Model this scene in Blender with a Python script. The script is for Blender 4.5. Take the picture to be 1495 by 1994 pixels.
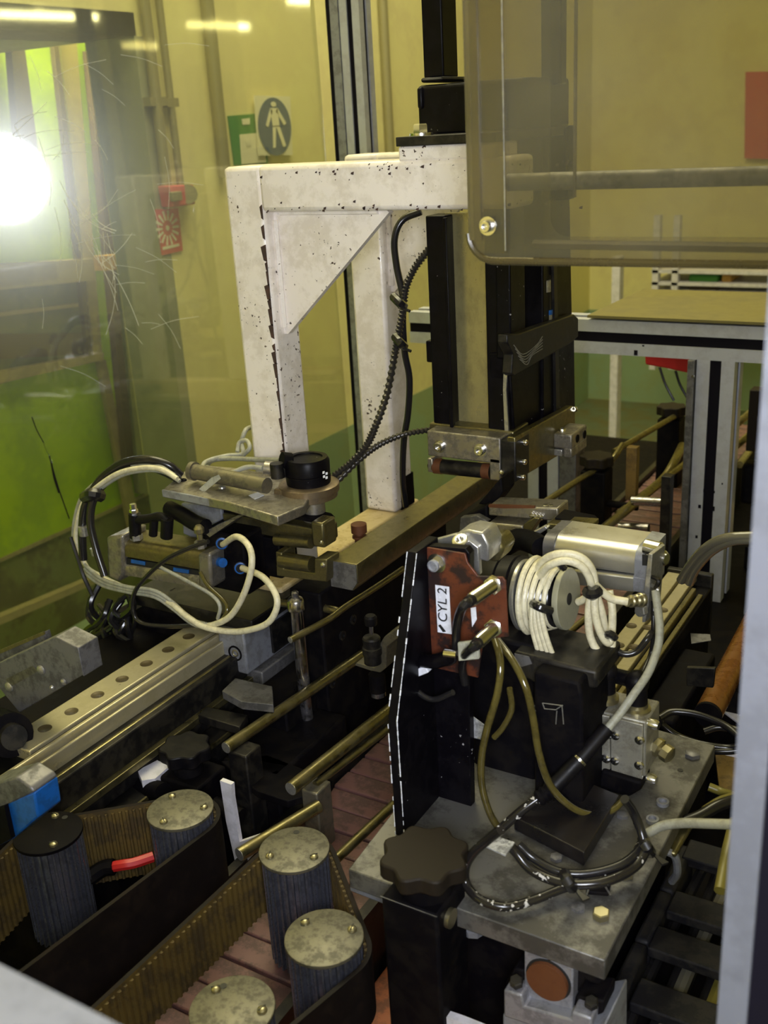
import bpy, math, random
from mathutils import Vector, Matrix
random.seed(7)
for o in list(bpy.data.objects): bpy.data.objects.remove(o)
S = bpy.context.scene
# ------------------------------------------------------------------ camera
F, CX, CY = 2040.0, 747.5, 997.0
CAM = Vector((0, 0, 1.65))
_v = Vector((327.5, 5503.0, F)); _up = -_v.normalized()
_u = Vector((1302.5, 0, F)); _u.y = -(_u.x*_up.x+_u.z*_up.z)/_up.y
_Y = _u.normalized(); _X = _Y.cross(_up)
def ray(u, v):
    d = Vector(((u-CX)/F, (v-CY)/F, 1.0))
    return Vector((_X.dot(d), _Y.dot(d), _up.dot(d)))
def P(u, v, x=None, y=None, z=None):
    """world point on a real plane (x, y or z constant) seen at a survey direction"""
    d = ray(u, v)
    if x is not None: t = (x-CAM.x)/d.x
    elif y is not None: t = (y-CAM.y)/d.y
    else: t = (z-CAM.z)/d.z
    return CAM+d*t
cd = bpy.data.cameras.new('camera'); cam = bpy.data.objects.new('camera', cd); S.collection.objects.link(cam)
R3 = Matrix((( _X.x, -_X.y, -_X.z), (_Y.x, -_Y.y, -_Y.z), (_up.x, -_up.y, -_up.z)))
cam.matrix_world = Matrix.Translation(CAM) @ R3.to_4x4()
cd.sensor_fit = 'VERTICAL'; cd.sensor_height = 36; cd.lens = F/1994*36; cd.clip_start = .02
cd.dof.use_dof = True; cd.dof.focus_distance = 1.25; cd.dof.aperture_fstop = 9
S.camera = cam
# ------------------------------------------------------------------ world and light
W = bpy.data.worlds.new('hall_air'); S.world = W; W.use_nodes = True
W.node_tree.nodes['Background'].inputs[0].default_value = (1.0, .86, .40, 1)
W.node_tree.nodes['Background'].inputs[1].default_value = .1
def area(name, loc, rot, sx, sy, power, col):
    l = bpy.data.lights.new(name, 'AREA'); l.shape = 'RECTANGLE'; l.size = sx; l.size_y = sy; l.energy = power; l.color = col
    o = bpy.data.objects.new(name, l); o.location = loc; o.rotation_euler = rot; S.collection.objects.link(o); return o
area('hall_light', (-1.35, 2.3, 3.7), (0, 0, 0), 1.6, 2.6, 90, (1, .93, .60))
area('hall_light', (-.7, .9, 3.7), (0, 0, 0), 2.0, 1.2, 7, (1, .93, .62))
fl = bpy.data.lights.new('camera_flash', 'POINT'); fl.energy = 58; fl.shadow_soft_size = .165; fl.color = (.86, .90, 1)
fo = bpy.data.objects.new('camera_flash', fl); S.collection.objects.link(fo)
fo.location = CAM - Vector((-.515, .857, 0))*.16 + Vector((0,0,.03))
S.view_settings.view_transform = 'Standard'; S.view_settings.look = 'None'; S.view_settings.gamma = 1
S.view_settings.exposure = 0.0; S.view_settings.use_curve_mapping = False
area('passage_fill', (-2.50, 1.2, 3.7), (0, 0, 0), .15, 2.8, 480, (1, .93, .6))  # unseen fill added over the passage to brighten the green door
# ------------------------------------------------------------------ materials
def mat(name, col, rough=.5, metal=0, grime=None, amt=.5, scale=30, bump=0, spec=.5, stretch=None, chips=None, chip_thr=.6, coat=0, trans=0):
    m = bpy.data.materials.new(name); m.use_nodes = True; nt = m.node_tree; N = nt.nodes; L = nt.links
    b = N['Principled BSDF']; b.inputs['Base Color'].default_value = (*col, 1); b.inputs['Roughness'].default_value = rough
    b.inputs['Metallic'].default_value = metal; b.inputs['Specular IOR Level'].default_value = spec
    b.inputs['Coat Weight'].default_value = coat
    src = None
    tc = N.new('ShaderNodeTexCoord'); mp = N.new('ShaderNodeMapping'); L.new(tc.outputs['Object'], mp.inputs[0])
    if stretch: mp.inputs['Scale'].default_value = stretch
    if grime:
        n = N.new('ShaderNodeTexNoise'); n.inputs['Scale'].default_value = scale*(1.7 if scale > 7 else 1); n.inputs['Detail'].default_value = 9; n.inputs['Roughness'].default_value = .72
        L.new(mp.outputs[0], n.inputs[0])
        r = N.new('ShaderNodeMapRange'); r.inputs[1].default_value = .47; r.inputs[2].default_value = .575; r.inputs[4].default_value = amt
        L.new(n.outputs[0], r.inputs[0])
        mx = N.new('ShaderNodeMix'); mx.data_type = 'RGBA'; mx.inputs[6].default_value = (*col, 1); mx.inputs[7].default_value = (*grime, 1)
        L.new(r.outputs[0], mx.inputs[0]); src = mx.outputs[2]
        rr = N.new('ShaderNodeMapRange'); rr.inputs[1].default_value = .3; rr.inputs[2].default_value = .7
        rr.inputs[3].default_value = rough*.8; rr.inputs[4].default_value = min(1, rough*1.35); L.new(n.outputs[0], rr.inputs[0]); L.new(rr.outputs[0], b.inputs['Roughness'])
        if metal:
            mm = N.new('ShaderNodeMapRange'); mm.inputs[3].default_value = metal; mm.inputs[4].default_value = metal*(1-amt*.7); L.new(r.outputs[0], mm.inputs[0]); L.new(mm.outputs[0], b.inputs['Metallic'])
    if chips:
        n2 = N.new('ShaderNodeTexNoise'); n2.inputs['Scale'].default_value = 175; n2.inputs['Detail'].default_value = 3
        n3 = N.new('ShaderNodeTexNoise'); n3.inputs['Scale'].default_value = 9; n3.inputs['Detail'].default_value = 2
        L.new(tc.outputs['Object'], n2.inputs[0]); L.new(tc.outputs['Object'], n3.inputs[0])
        a = N.new('ShaderNodeMath'); a.operation = 'MULTIPLY_ADD'; a.inputs[1].default_value = .45; L.new(n3.outputs[0], a.inputs[0]); L.new(n2.outputs[0], a.inputs[2])
        g = N.new('ShaderNodeMapRange'); g.inputs[1].default_value = chip_thr; g.inputs[2].default_value = chip_thr+.025; L.new(a.outputs[0], g.inputs[0])
        mx = N.new('ShaderNodeMix'); mx.data_type = 'RGBA'; mx.inputs[7].default_value = (*chips, 1)
        if src: L.new(src, mx.inputs[6])
        else: mx.inputs[6].default_value = (*col, 1)
        L.new(g.outputs[0], mx.inputs[0]); src = mx.outputs[2]
    if src: L.new(src, b.inputs['Base Color'])
    if bump:
        n = N.new('ShaderNodeTexNoise'); n.inputs['Scale'].default_value = scale*4; L.new(mp.outputs[0], n.inputs[0])
        bp = N.new('ShaderNodeBump'); bp.inputs['Strength'].default_value = bump; bp.inputs['Distance'].default_value = .002
        L.new(n.outputs[0], bp.inputs['Height']); L.new(bp.outputs[0], b.inputs['Normal'])
    return m
def emat(name, col, s):
    m = bpy.data.materials.new(name); m.use_nodes = True; b = m.node_tree.nodes['Principled BSDF']
    b.inputs['Base Color'].default_value = (*col, 1); b.inputs['Emission Color'].default_value = (*col, 1); b.inputs['Emission Strength'].default_value = s; return m
def pane_mat(name, tint, gloss, rough, haze, hazecol, hscale=4, glow=0):
    m = bpy.data.materials.new(name); m.use_nodes = True; nt = m.node_tree; N = nt.nodes; L = nt.links
    N.remove(N['Principled BSDF']); out = N['Material Output']
    t = N.new('ShaderNodeBsdfTransparent'); t.inputs[0].default_value = (*tint, 1)
    d = N.new('ShaderNodeBsdfDiffuse'); d.inputs[0].default_value = (*hazecol, 1)
    g = N.new('ShaderNodeBsdfGlossy'); g.inputs['Roughness'].default_value = rough
    n = N.new('ShaderNodeTexNoise'); n.inputs['Scale'].default_value = hscale; n.inputs['Detail'].default_value = 5
    tc = N.new('ShaderNodeTexCoord'); L.new(tc.outputs['Object'], n.inputs[0])
    r = N.new('ShaderNodeMapRange'); r.inputs[1].default_value = .35; r.inputs[2].default_value = .7; r.inputs[3].default_value = haze*.5; r.inputs[4].default_value = haze*1.6
    L.new(n.outputs[0], r.inputs[0])
    m1 = N.new('ShaderNodeMixShader'); L.new(r.outputs[0], m1.inputs[0]); L.new(t.outputs[0], m1.inputs[1]); L.new(d.outputs[0], m1.inputs[2])
    m2 = N.new('ShaderNodeMixShader'); m2.inputs[0].default_value = gloss; L.new(m1.outputs[0], m2.inputs[1]); L.new(g.outputs[0], m2.inputs[2])
    if glow:
        g3 = N.new('ShaderNodeBsdfGlossy'); g3.inputs['Roughness'].default_value = .24; m3 = N.new('ShaderNodeMixShader'); m3.inputs[0].default_value = glow
        L.new(m2.outputs[0], m3.inputs[1]); L.new(g3.outputs[0], m3.inputs[2]); m2 = m3
    L.new(m2.outputs[0], out.inputs[0]); return m
M = dict(
 wall=mat('cream_wall_paint', (.84,.78,.37), .7, grime=(.72,.63,.32), amt=.5, scale=3),
 dado=mat('green_dado_paint', (.30,.42,.25), .5, grime=(.32,.38,.18), amt=.6, scale=4),
 floor=mat('hall_floor', (.16,.19,.11), .5, grime=(.20,.16,.05), amt=.7, scale=4),
 door=mat('lime_green_paint', (.50,.72,.006), .5, spec=.1, grime=(.30,.46,.03), amt=.6, scale=3),
 jamb=mat('grey_jamb_paint', (.33,.34,.22), .6, grime=(.25,.26,.15), amt=.5, scale=5),
 tan=mat('tan_frame', (.40,.33,.17), .5, grime=(.3,.25,.12), scale=12),
 brown=mat('dark_brown_frame', (.09,.065,.035), .5),
 wood=mat('pine_board', (.55,.33,.09), .5, grime=(.42,.22,.06), scale=14),
 winglass=mat('dull_window_glass', (.13,.17,.11), .15, grime=(.25,.27,.15), amt=.6, scale=5),
 white=mat('chipped_white_paint', (.90,.83,.77), .35, grime=(.55,.47,.36), amt=.35, scale=14, chips=(.06,.035,.03), chip_thr=.90, coat=.15),
 cream=mat('oily_cream_paint', (.55,.44,.24), .4, grime=(.35,.25,.08), amt=.6, scale=16, chips=(.06,.035,.02), chip_thr=.90),
 black=mat('black_enamel', (.003,.0025,.004), .36, grime=(.007,.006,.008), amt=.5, scale=26, chips=(.30,.29,.30), chip_thr=.975, spec=.12),
 blackmet=mat('blackened_steel', (.014,.013,.014), .42, .5, grime=(.04,.034,.024), amt=.6, scale=22),
 dark=mat('oily_dark_casting', (.0035,.003,.0045), .6, grime=(.010,.008,.007), amt=.6, spec=.08, scale=18, bump=.2),
 steel=mat('dull_steel', (.40,.37,.32), .36, .85, grime=(.08,.07,.05), amt=.7, scale=28),
 bright=mat('bright_steel', (.75,.74,.74), .22, 1),
 brush=mat('brushed_brassy_steel', (.22,.195,.10), .30, .9, grime=(.10,.08,.03), amt=.55, scale=30),
 rod=mat('oily_yellow_tinted_rod', (.30,.265,.13), .30, .95, grime=(.13,.10,.04), amt=.6, scale=30),  # steel rods; the yellow of the hall light is put into their colour
 alu=mat('anodised_aluminium', (.52,.54,.62), .42, .35, grime=(.30,.29,.30), amt=.3, scale=10),
 alus=mat('satin_aluminium', (.50,.49,.46), .33, .8, grime=(.12,.11,.10), amt=.55, scale=34),
 cast=mat('smudged_grey_metal', (.17,.165,.17), .45, .45, grime=(.05,.048,.045), amt=.75, scale=24, bump=.15),
 plate=mat('smudged_plate_metal', (.155,.15,.14), .40, .45, grime=(.035,.032,.028), amt=.85, scale=11, bump=.1),
 rust=mat('rust_orange_plate', (.125,.033,.014), .45, .15, grime=(.018,.008,.007), amt=1.0, scale=22),
 rustend=mat('rusty_bar_end', (.12,.04,.014), .6, .2, grime=(.12,.04,.01), scale=40),
 rubber=mat('black_rubber', (.004,.0035,.005), .45, spec=.2, grime=(.010,.008,.008), scale=40),
 belt=mat('brown_ribbed_belt', (.115,.075,.018), .6, grime=(.04,.026,.01), amt=.75, scale=20),
 beltout=mat('dark_belt_back', (.008,.006,.006), .6, spec=.15, grime=(.022,.014,.010), amt=.5, scale=10),
 slat=mat('pink_brown_slat', (.16,.075,.068), .5, grime=(.07,.04,.035), amt=.8, scale=22),
 pan=mat('red_oxide_tray', (.33,.095,.035), .6, grime=(.12,.05,.03), amt=.8, scale=16),
 cable=mat('grubby_white_hose', (.72,.67,.47), .38, grime=(.35,.30,.2), amt=.35, scale=60),
 grey=mat('grey_cable', (.36,.36,.30), .45, grime=(.15,.14,.1), amt=.4, scale=50),
 blk=mat('black_cable', (.014,.013,.014), .22),
 olive=mat('olive_clear_hose', (.085,.068,.018), .14, coat=.7, grime=(.035,.027,.008), scale=30),
 conduit=mat('black_spiral_conduit', (.05,.045,.04), .3, .5),
 label=mat('white_label', (.80,.82,.92), .5, grime=(.5,.5,.55), amt=.4, scale=60),
 cardm=mat('grubby_tag', (.42,.42,.34), .5, grime=(.2,.2,.17), scale=60),
 ink=mat('black_ink', (.01,.01,.01), .6),
 blue=mat('blue_plastic', (.008,.10,.40), .35, grime=(.01,.05,.14), scale=50),
 red=mat('red_plastic', (.55,.02,.02), .4),
 redsign=mat('red_sign_print', (.62,.07,.05), .5),
 wht=mat('white_print', (.85,.82,.62), .5),
 bluesign=mat('blue_sign_print', (.05,.10,.22), .5),
 greensign=mat('green_sign_print', (.06,.26,.05), .5),
 pink=mat('red_alarm_box', (.60,.10,.10), .4),
 orange=mat('orange_brown_pipe', (.20,.075,.014), .26, .5, grime=(.22,.10,.03), amt=.6, scale=26),
 pipe=mat('grey_green_conduit', (.32,.29,.15), .45, .2),
 yellow=mat('yellow_hose', (.17,.145,.03), .35),
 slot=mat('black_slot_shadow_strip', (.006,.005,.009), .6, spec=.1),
 whiteplas=mat('white_plastic', (.72,.70,.78), .5, grime=(.4,.4,.42), amt=.4, scale=20),
 beige=mat('beige_cover_sheet', (.17,.145,.045), .5, grime=(.13,.11,.04), amt=.5, scale=6),
 smoke=pane_mat('smoked_polycarbonate', (.76,.74,.66), .035, .12, .13, (.30,.28,.20), 5),
 smoke2=pane_mat('thin_smoked_sheet', (.86,.84,.78), .03, .2, .06, (.3,.28,.2), 8),
 smoke_edge=pane_mat('polycarbonate_edge', (.42,.38,.28), .10, .2, .3, (.22,.18,.10), 12),
 clear=pane_mat('scratched_clear_pane', (.93,.94,.86), .10, .035, .018, (.75,.78,.60), 5, .07),
 scratch=mat('scratch_in_pane', (.95,.95,.90), .18, 0, spec=1.0),
 railm=mat('ground_rail_steel', (.50,.45,.30), .32, .55, grime=(.30,.25,.12), amt=.35, scale=12),
 sink=mat('screw_recess', (.08,.06,.03), .5, .4),
 alub=mat('blue_grey_aluminium', (.30,.31,.35), .45, .4, grime=(.12,.11,.10), amt=.5, scale=26),
 bronze=mat('bronze_brown_metal', (.34,.26,.17), .32, .85, grime=(.14,.10,.06), amt=.5, scale=30),
 chrome=mat('dull_chrome', (.45,.43,.45), .22, 1, grime=(.1,.09,.1), amt=.5, scale=30),
 steel2=mat('shaded_grey_steel', (.22,.20,.15), .4, .7, grime=(.06,.055,.04), amt=.6, scale=28),
 dark2=mat('brown_black_knob', (.014,.010,.0065), .6, spec=.2),
 slatb=mat('brown_slat', (.24,.15,.04), .5, grime=(.10,.06,.02), amt=.7, scale=16),
 disc2=mat('clean_disc_metal', (.50,.49,.36), .38, .5, grime=(.35,.34,.24), amt=.3, scale=20),
 silver=mat('satin_silver_barrel', (.66,.64,.58), .30, .85, grime=(.4,.38,.3), amt=.2, scale=12),
 steelm=mat('grey_brown_manifold_metal', (.38,.365,.31), .42, .55, grime=(.14,.13,.10), amt=.6, scale=30),
 alub2=mat('scuffed_grey_clamp', (.28,.28,.31), .45, .4, grime=(.10,.09,.10), amt=.6, scale=22),
 black2=mat('glossy_black_block', (.008,.007,.008), .28, grime=(.02,.015,.012), amt=.5, scale=14),
 glinthose=mat('black_hose_painted_glints', (.016,.014,.013), .2, chips=(.55,.53,.5), chip_thr=.865),  # pale patches paint wet highlights onto the black hose
 label2=mat('crumpled_foil', (.55,.56,.58), .3, .4, grime=(.1,.1,.1), amt=.7, scale=90, bump=.4),
 greyhose=mat('smoky_clear_hose', (.13,.12,.09), .2, coat=.5),
 chain=mat('grey_black_chain_plastic', (.010,.0095,.012), .55, spec=.2, grime=(.04,.036,.03), scale=24),
 alufg=mat('near_frame_aluminium', (.15,.155,.18), .5, .2, grime=(.05,.05,.05), amt=.3, scale=10),
 slide=mat('oily_slide_plate', (.34,.30,.14), .28, .45, grime=(.13,.11,.05), amt=.7, scale=7, stretch=(1,1,.6)),  # yellowish reflection on the steel is put into the base colour
 rim=mat('polished_plastic_edge', (.075,.058,.022), .25, grime=(.06,.045,.02), amt=.6, scale=20),
 chip=mat('flaked_paint_scar', (.05,.028,.025), .7, grime=(.12,.06,.04), scale=60),
 skirt=mat('dirty_olive_skirt', (.20,.21,.06), .6, grime=(.12,.10,.03), amt=.8, scale=6),
 lamp=emat('fluorescent_tube', (1,.93,.42), 24),
)
# ------------------------------------------------------------------ mesh helpers
class MB:
    def __init__(s): s.v = []; s.f = []
    def add(s, vs, fs):
        n = len(s.v); s.v += [Vector(a) for a in vs]; s.f += [tuple(i+n for i in f) for f in fs]; return s
    def box(s, x0, x1, y0, y1, z0, z1):
        x0, x1 = sorted((x0, x1)); y0, y1 = sorted((y0, y1)); z0, z1 = sorted((z0, z1))
        return s.add([(x0,y0,z0),(x1,y0,z0),(x1,y1,z0),(x0,y1,z0),(x0,y0,z1),(x1,y0,z1),(x1,y1,z1),(x0,y1,z1)],
              [(0,3,2,1),(4,5,6,7),(0,1,5,4),(1,2,6,5),(2,3,7,6),(3,0,4,7)])
    def prism(s, pts, vec):
        pts = [Vector(p) for p in pts]; vec = Vector(vec); n = len(pts)
        nrm = Vector((0,0,0))
        for i in range(n): nrm += (pts[i]-pts[0]).cross(pts[(i+1)%n]-pts[0])
        if nrm.dot(vec) > 0: pts = pts[::-1]
        return s.add(pts+[p+vec for p in pts], [tuple(range(n)), tuple(range(2*n-1, n-1, -1))]+[(i, i+n, (i+1)%n+n, (i+1)%n) for i in range(n)])
    def cyl(s, a, b, r, r2=None, n=20):
        a = Vector(a); b = Vector(b); r2 = r if r2 is None else r2; d = (b-a).normalized()
        e = d.orthogonal().normalized(); g = d.cross(e)
        ring = lambda c, q: [c+q*(math.cos(2*math.pi*i/n)*e+math.sin(2*math.pi*i/n)*g) for i in range(n)]
        return s.add(ring(a, r)+ring(b, r2), [tuple(range(n-1,-1,-1)), tuple(range(n, 2*n))]+[(i, (i+1)%n, (i+1)%n+n, i+n) for i in range(n)])
    def lathe(s, o, ax, prof, n=24):
        o = Vector(o); d = Vector(ax).normalized(); e = d.orthogonal().normalized(); g = d.cross(e); vs = []
        for r, h in prof:
            vs += [o+d*h+r*(math.cos(2*math.pi*i/n)*e+math.sin(2*math.pi*i/n)*g) for i in range(n)]
        fs = [tuple(range(n-1,-1,-1)), tuple(range(len(vs)-n, len(vs)))]
        for k in range(len(prof)-1): fs += [(k*n+i, k*n+(i+1)%n, (k+1)*n+(i+1)%n, (k+1)*n+i) for i in range(n)]
        return s.add(vs, fs)
    def tube(s, pts, r, n=8, sub=6, rf=None):
        pts = [Vector(p) for p in pts]
        if sub > 1 and len(pts) > 2:
            q = [pts[0]*2-pts[1]]+pts+[pts[-1]*2-pts[-2]]; o = []
            for i in range(1, len(q)-2):
                for k in range(sub):
                    t = k/sub; p0, p1, p2, p3 = q[i-1:i+3]
                    o.append(.5*((2*p1)+(p2-p0)*t+(2*p0-5*p1+4*p2-p3)*t*t+(3*p1-p0-3*p2+p3)*t**3))
            pts = o+[pts[-1]]
        m = len(pts); e = None; vs = []
        for i, p in enumerate(pts):
            d = (pts[min(i+1, m-1)]-pts[max(i-1, 0)]).normalized()
            e = d.orthogonal().normalized() if e is None else (e-d*e.dot(d)).normalized()
            g = d.cross(e); rr = r if rf is None else rf(i, m)*r
            vs += [p+rr*(math.cos(2*math.pi*k/n)*e+math.sin(2*math.pi*k/n)*g) for k in range(n)]
        fs = [tuple(range(n-1,-1,-1)), tuple(range(len(vs)-n, len(vs)))]
        for i in range(m-1): fs += [(i*n+k, i*n+(k+1)%n, (i+1)*n+(k+1)%n, (i+1)*n+k) for k in range(n)]
        return s.add(vs, fs)
    def ball(s, c, r, n=12):
        pr = [(max(r*math.sin(math.pi*i/8), 1e-4), -r*math.cos(math.pi*i/8)) for i in range(9)]
        return s.lathe(c, (0,0,1), pr, n)
    def fb(s, u0, v0, u1, v1, y, dep):      # block whose front lies in the plane y
        um, vm = (u0+u1)/2, (v0+v1)/2
        return s.box(P(u0,vm,y=y).x, P(u1,vm,y=y).x, y, y+dep, P(um,v0,y=y).z, P(um,v1,y=y).z)
    def pp(s, uvs, vec, **k):               # polygon on a plane, extruded
        return s.prism([P(u, v, **k) for u, v in uvs], vec)
Col = S.collection
class T:
    """a thing: an Empty at its base that parents the parts"""
    def __init__(s, name, label, cat, loc=(0,0,0), group=None, kind=None):
        s.o = bpy.data.objects.new(name, None); Col.objects.link(s.o); s.loc = Vector(loc); s.o.location = s.loc; s.o.empty_display_size = .02
        if label: s.o['label'] = label
        if cat: s.o['category'] = cat
        if group: s.o['group'] = group
        if kind: s.o['kind'] = kind
    def __call__(s, name, mb, m, parent=None, bev=0, label=None, kind=None, smooth=True):
        ob = mk(name, mb, m, s.loc, bev, smooth); ob.parent = parent or s.o
        if label: ob['label'] = label
        if kind: ob['kind'] = kind
        return ob
def mk(name, mb, m, off=Vector((0,0,0)), bev=0, smooth=True):
    me = bpy.data.meshes.new(name); me.from_pydata([v-off for v in mb.v], [], mb.f); me.validate()
    ms = m if isinstance(m, str) else m
    me.materials.append(M[ms])
    if smooth:
        me.polygons.foreach_set('use_smooth', [True]*len(me.polygons)); me.set_sharp_from_angle(angle=math.radians(38))
    ob = bpy.data.objects.new(name, me); Col.objects.link(ob)
    if bev:
        b = ob.modifiers.new('bevel', 'BEVEL'); b.width = bev; b.segments = 2; b.limit_method = 'ANGLE'; b.angle_limit = .6; b.harden_normals = False
    return ob
def centre(mb):
    n = len(mb.v); c = sum(mb.v, Vector((0,0,0)))/n; return Vector((c.x, c.y, min(v.z for v in mb.v)))
def solo(name, mb, m, label, cat, group=None, bev=0, kind=None, parent=None):
    c = centre(mb); ob = mk(name, mb, m, c, bev); ob.location = c
    if label: ob['label'] = label
    if cat: ob['category'] = cat
    if group: ob['group'] = group
    if kind: ob['kind'] = kind
    return ob
def struct(name, mb, m, bev=0):
    ob = mk(name, mb, m, bev=bev); ob['kind'] = 'structure'; return ob
def pts(lst, y=None, z=None, x=None):
    o = []
    for t in lst:
        if len(t) == 3: o.append(P(t[0], t[1], y=t[2]))
        elif z is not None: o.append(P(t[0], t[1], z=z))
        elif x is not None: o.append(P(t[0], t[1], x=x))
        else: o.append(P(t[0], t[1], y=y))
    return o
def ramp(lst, y0, y1):
    n = len(lst)-1; return [P(u, v, y=y0+(y1-y0)*i/n) for i, (u, v) in enumerate(lst)]
def hexhead(p, ax, r, h, mb=None, w=False):
    mb = mb or MB(); p = Vector(p); ax = Vector(ax).normalized()
    if w: mb.lathe(p, ax, [(r*1.5, 0), (r*1.5, h*.2), (r*1.45, h*.25)], 16)
    mb.lathe(p, ax, [(r, 0), (r, h*.86), (r*.86, h)], 6); return mb
def capscrew(p, ax, r, h, mb=None):
    mb = mb or MB(); mb.lathe(p, ax, [(r, 0), (r, h*.9), (r*.9, h), (r*.5, h), (r*.48, h*.45), (.0002, h*.4)], 14); return mb
def panhead(p, ax, r, h, mb=None):
    mb = mb or MB(); mb.lathe(p, ax, [(r, 0), (r*.9, h*.6), (r*.5, h), (.0002, h*1.05)], 14); return mb
def cross(p, ax, r, mb):
    p = Vector(p); d = Vector(ax).normalized(); e = d.orthogonal().normalized(); g = d.cross(e); t = r*.14
    for a, b in ((e, g), (g, e)):
        mb.prism([p+a*r*.6+b*t, p+a*r*.6-b*t, p-a*r*.6-b*t, p-a*r*.6+b*t], d*.0006)
    return mb
def section(w, h, s=.22, d=.18):
    """slotted aluminium profile cross-section, centred on 0"""
    a, b = w/2, h/2; sw, sh = w*s/2, h*s/2; dd = min(w, h)*d
    return [(-a,-b),(-sw,-b),(-sw,-b+dd),(sw,-b+dd),(sw,-b),(a,-b),(a,-sh),(a-dd,-sh),(a-dd,sh),(a,sh),(a,b),(sw,b),(sw,b-dd),(-sw,b-dd),(-sw,b),(-a,b),(-a,sh),(-a+dd,sh),(-a+dd,-sh),(-a,-sh)]
def alu(t, axis, x0, x1, y0, y1, z0, z1, s=.22, m='alu'):
    cx, cy, cz = (x0+x1)/2, (y0+y1)/2, (z0+z1)/2
    if axis == 'z': pr = [(cx+a, cy+b, z0) for a, b in section(x1-x0, y1-y0, s)]; v = (0,0,z1-z0)
    elif axis == 'x': pr = [(x0, cy+a, cz+b) for a, b in section(y1-y0, z1-z0, s)]; v = (x1-x0,0,0)
    else: pr = [(cx+a, y0, cz+b) for a, b in section(x1-x0, z1-z0, s)]; v = (0,y1-y0,0)
    # n-gon with notches: fan caps by quads are unnecessary, ends are joined
    ob = t('profile', MB().prism(pr, v), m)
    e = .0035
    dd = min([k for k, q in zip((x1-x0, y1-y0, z1-z0), 'xyz') if q != axis])*.18
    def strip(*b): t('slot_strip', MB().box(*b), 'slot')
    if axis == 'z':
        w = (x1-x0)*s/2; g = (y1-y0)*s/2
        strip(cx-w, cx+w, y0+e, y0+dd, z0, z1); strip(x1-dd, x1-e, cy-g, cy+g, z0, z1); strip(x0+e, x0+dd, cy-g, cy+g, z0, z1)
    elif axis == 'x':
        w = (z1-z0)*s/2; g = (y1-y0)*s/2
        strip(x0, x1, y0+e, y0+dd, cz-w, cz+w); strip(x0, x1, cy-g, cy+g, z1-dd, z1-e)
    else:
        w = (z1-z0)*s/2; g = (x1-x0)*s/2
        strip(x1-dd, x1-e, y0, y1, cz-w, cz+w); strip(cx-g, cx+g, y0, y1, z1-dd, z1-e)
def text(body, size, m, mw, parent=None, name='lettering'):
    cu = bpy.data.curves.new(name, 'FONT'); cu.body = body; cu.size = size; cu.align_x = 'CENTER'; cu.align_y = 'CENTER'; cu.extrude = .0002
    o = bpy.data.objects.new(name, cu); Col.objects.link(o)
    bpy.context.view_layer.update(); dg = bpy.context.evaluated_depsgraph_get(); me = bpy.data.meshes.new_from_object(o.evaluated_get(dg))
    bpy.data.objects.remove(o); me.materials.clear(); me.materials.append(M[m])
    ob = bpy.data.objects.new(name, me); Col.objects.link(ob); ob.parent = parent; ob.matrix_basis = mw; return ob
# ================================================================== SETTING
XW = -2.2
D0 = P(700, 820, x=XW).z
YJ, ZJ = 2.395, 1.915
struct('floor', MB().box(-4.5, 6, -4, 6.2, -.05, 0), 'floor')
struct('ceiling', MB().box(-4.5, 6, -4, 6.2, 3.9, 3.95), 'wall')
struct('wall_left', MB().box(XW-.2, XW, YJ, 6.0, D0, 3.9).box(XW-.2, XW, -1.0, YJ, ZJ, 3.9), 'wall')
struct('trim_1', MB().box(XW-.2, XW+.001, YJ, 6.0, 0, D0), 'dado')
struct('wall_back', MB().box(XW, 6.0, 6.0, 6.2, D0, 3.9), 'wall')
struct('trim_2', MB().box(XW, 6.0, 5.999, 6.2, 0, D0), 'dado')
xj = P(240, 500, y=YJ).x
struct('trim_3', MB().box(xj-.02, XW+.002, YJ-.012, YJ+.03, 0, ZJ), 'jamb')
struct('wall_front', MB().box(-4.5, 6, -4.2, -4, 0, 3.9), 'wall'); struct('wall_right', MB().box(6, 6.2, -4, 6.2, 0, 3.9), 'wall')
struct('wall_passage', MB().box(-3.6, -3.5, -1.5, 4.5, 0, 3.9), 'wall')
# the green sliding door beyond the doorway, with its window; upright bars imitate reflections in the pane
XD = -2.78
t = T('door_1', None, None, (XD, 1.5, 0), kind='structure')
zd = P(60, 1060, x=XD).z; t('door_leaf', MB().box(XD-.05, XD, -.6, 3.3, zd, 2.6), 'door'); t('door_skirt', MB().box(XD-.04, XD-.005, -.6, 3.3, 0, zd), 'skirt'); t('skirt_line', MB().box(XD-.03, XD+.006, -.6, 3.3, zd-.012, zd), 'tan')
t('stile_reflection', MB().pp([(92,-20),(128,-20),(188,700),(172,700)], (.03,0,0), x=XD+.02), 'tan')
t('stile_reflection', MB().pp([(184,700),(198,700),(285,1110),(262,1110)], (.02,0,0), x=XD+.02), 'tan')
t('stile_reflection', MB().pp([(0,-20),(20,-20),(62,298),(22,260)], (.03,0,0), x=XD+.05), 'brown')
t('stile_reflection', MB().pp([(84,-20),(93,-20),(172,690),(164,690)], (.02,0,0), x=XD+.05), 'brown')
t('stile_reflection', MB().pp([(160,100),(172,100),(250,900),(236,900)], (.03,0,0), x=XD+.05), 'brown')
t('stile_reflection', MB().pp([(176,100),(208,100),(292,960),(262,960)], (.03,0,0), x=XD+.02), 'jamb')
t('window_board', MB().pp([(-40,515),(160,503),(160,545),(-40,565)], (.06,0,0), x=XD+.02), 'tan')
t('window_board', MB().pp([(181,498),(246,493),(250,520),(184,527)], (.05,0,0), x=XD+.12), 'wood')
w = t('window_glass', MB().pp([(-40,560),(164,545),(172,690),(-40,760)], (.012,0,0), x=XD+.01), 'winglass')
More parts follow.
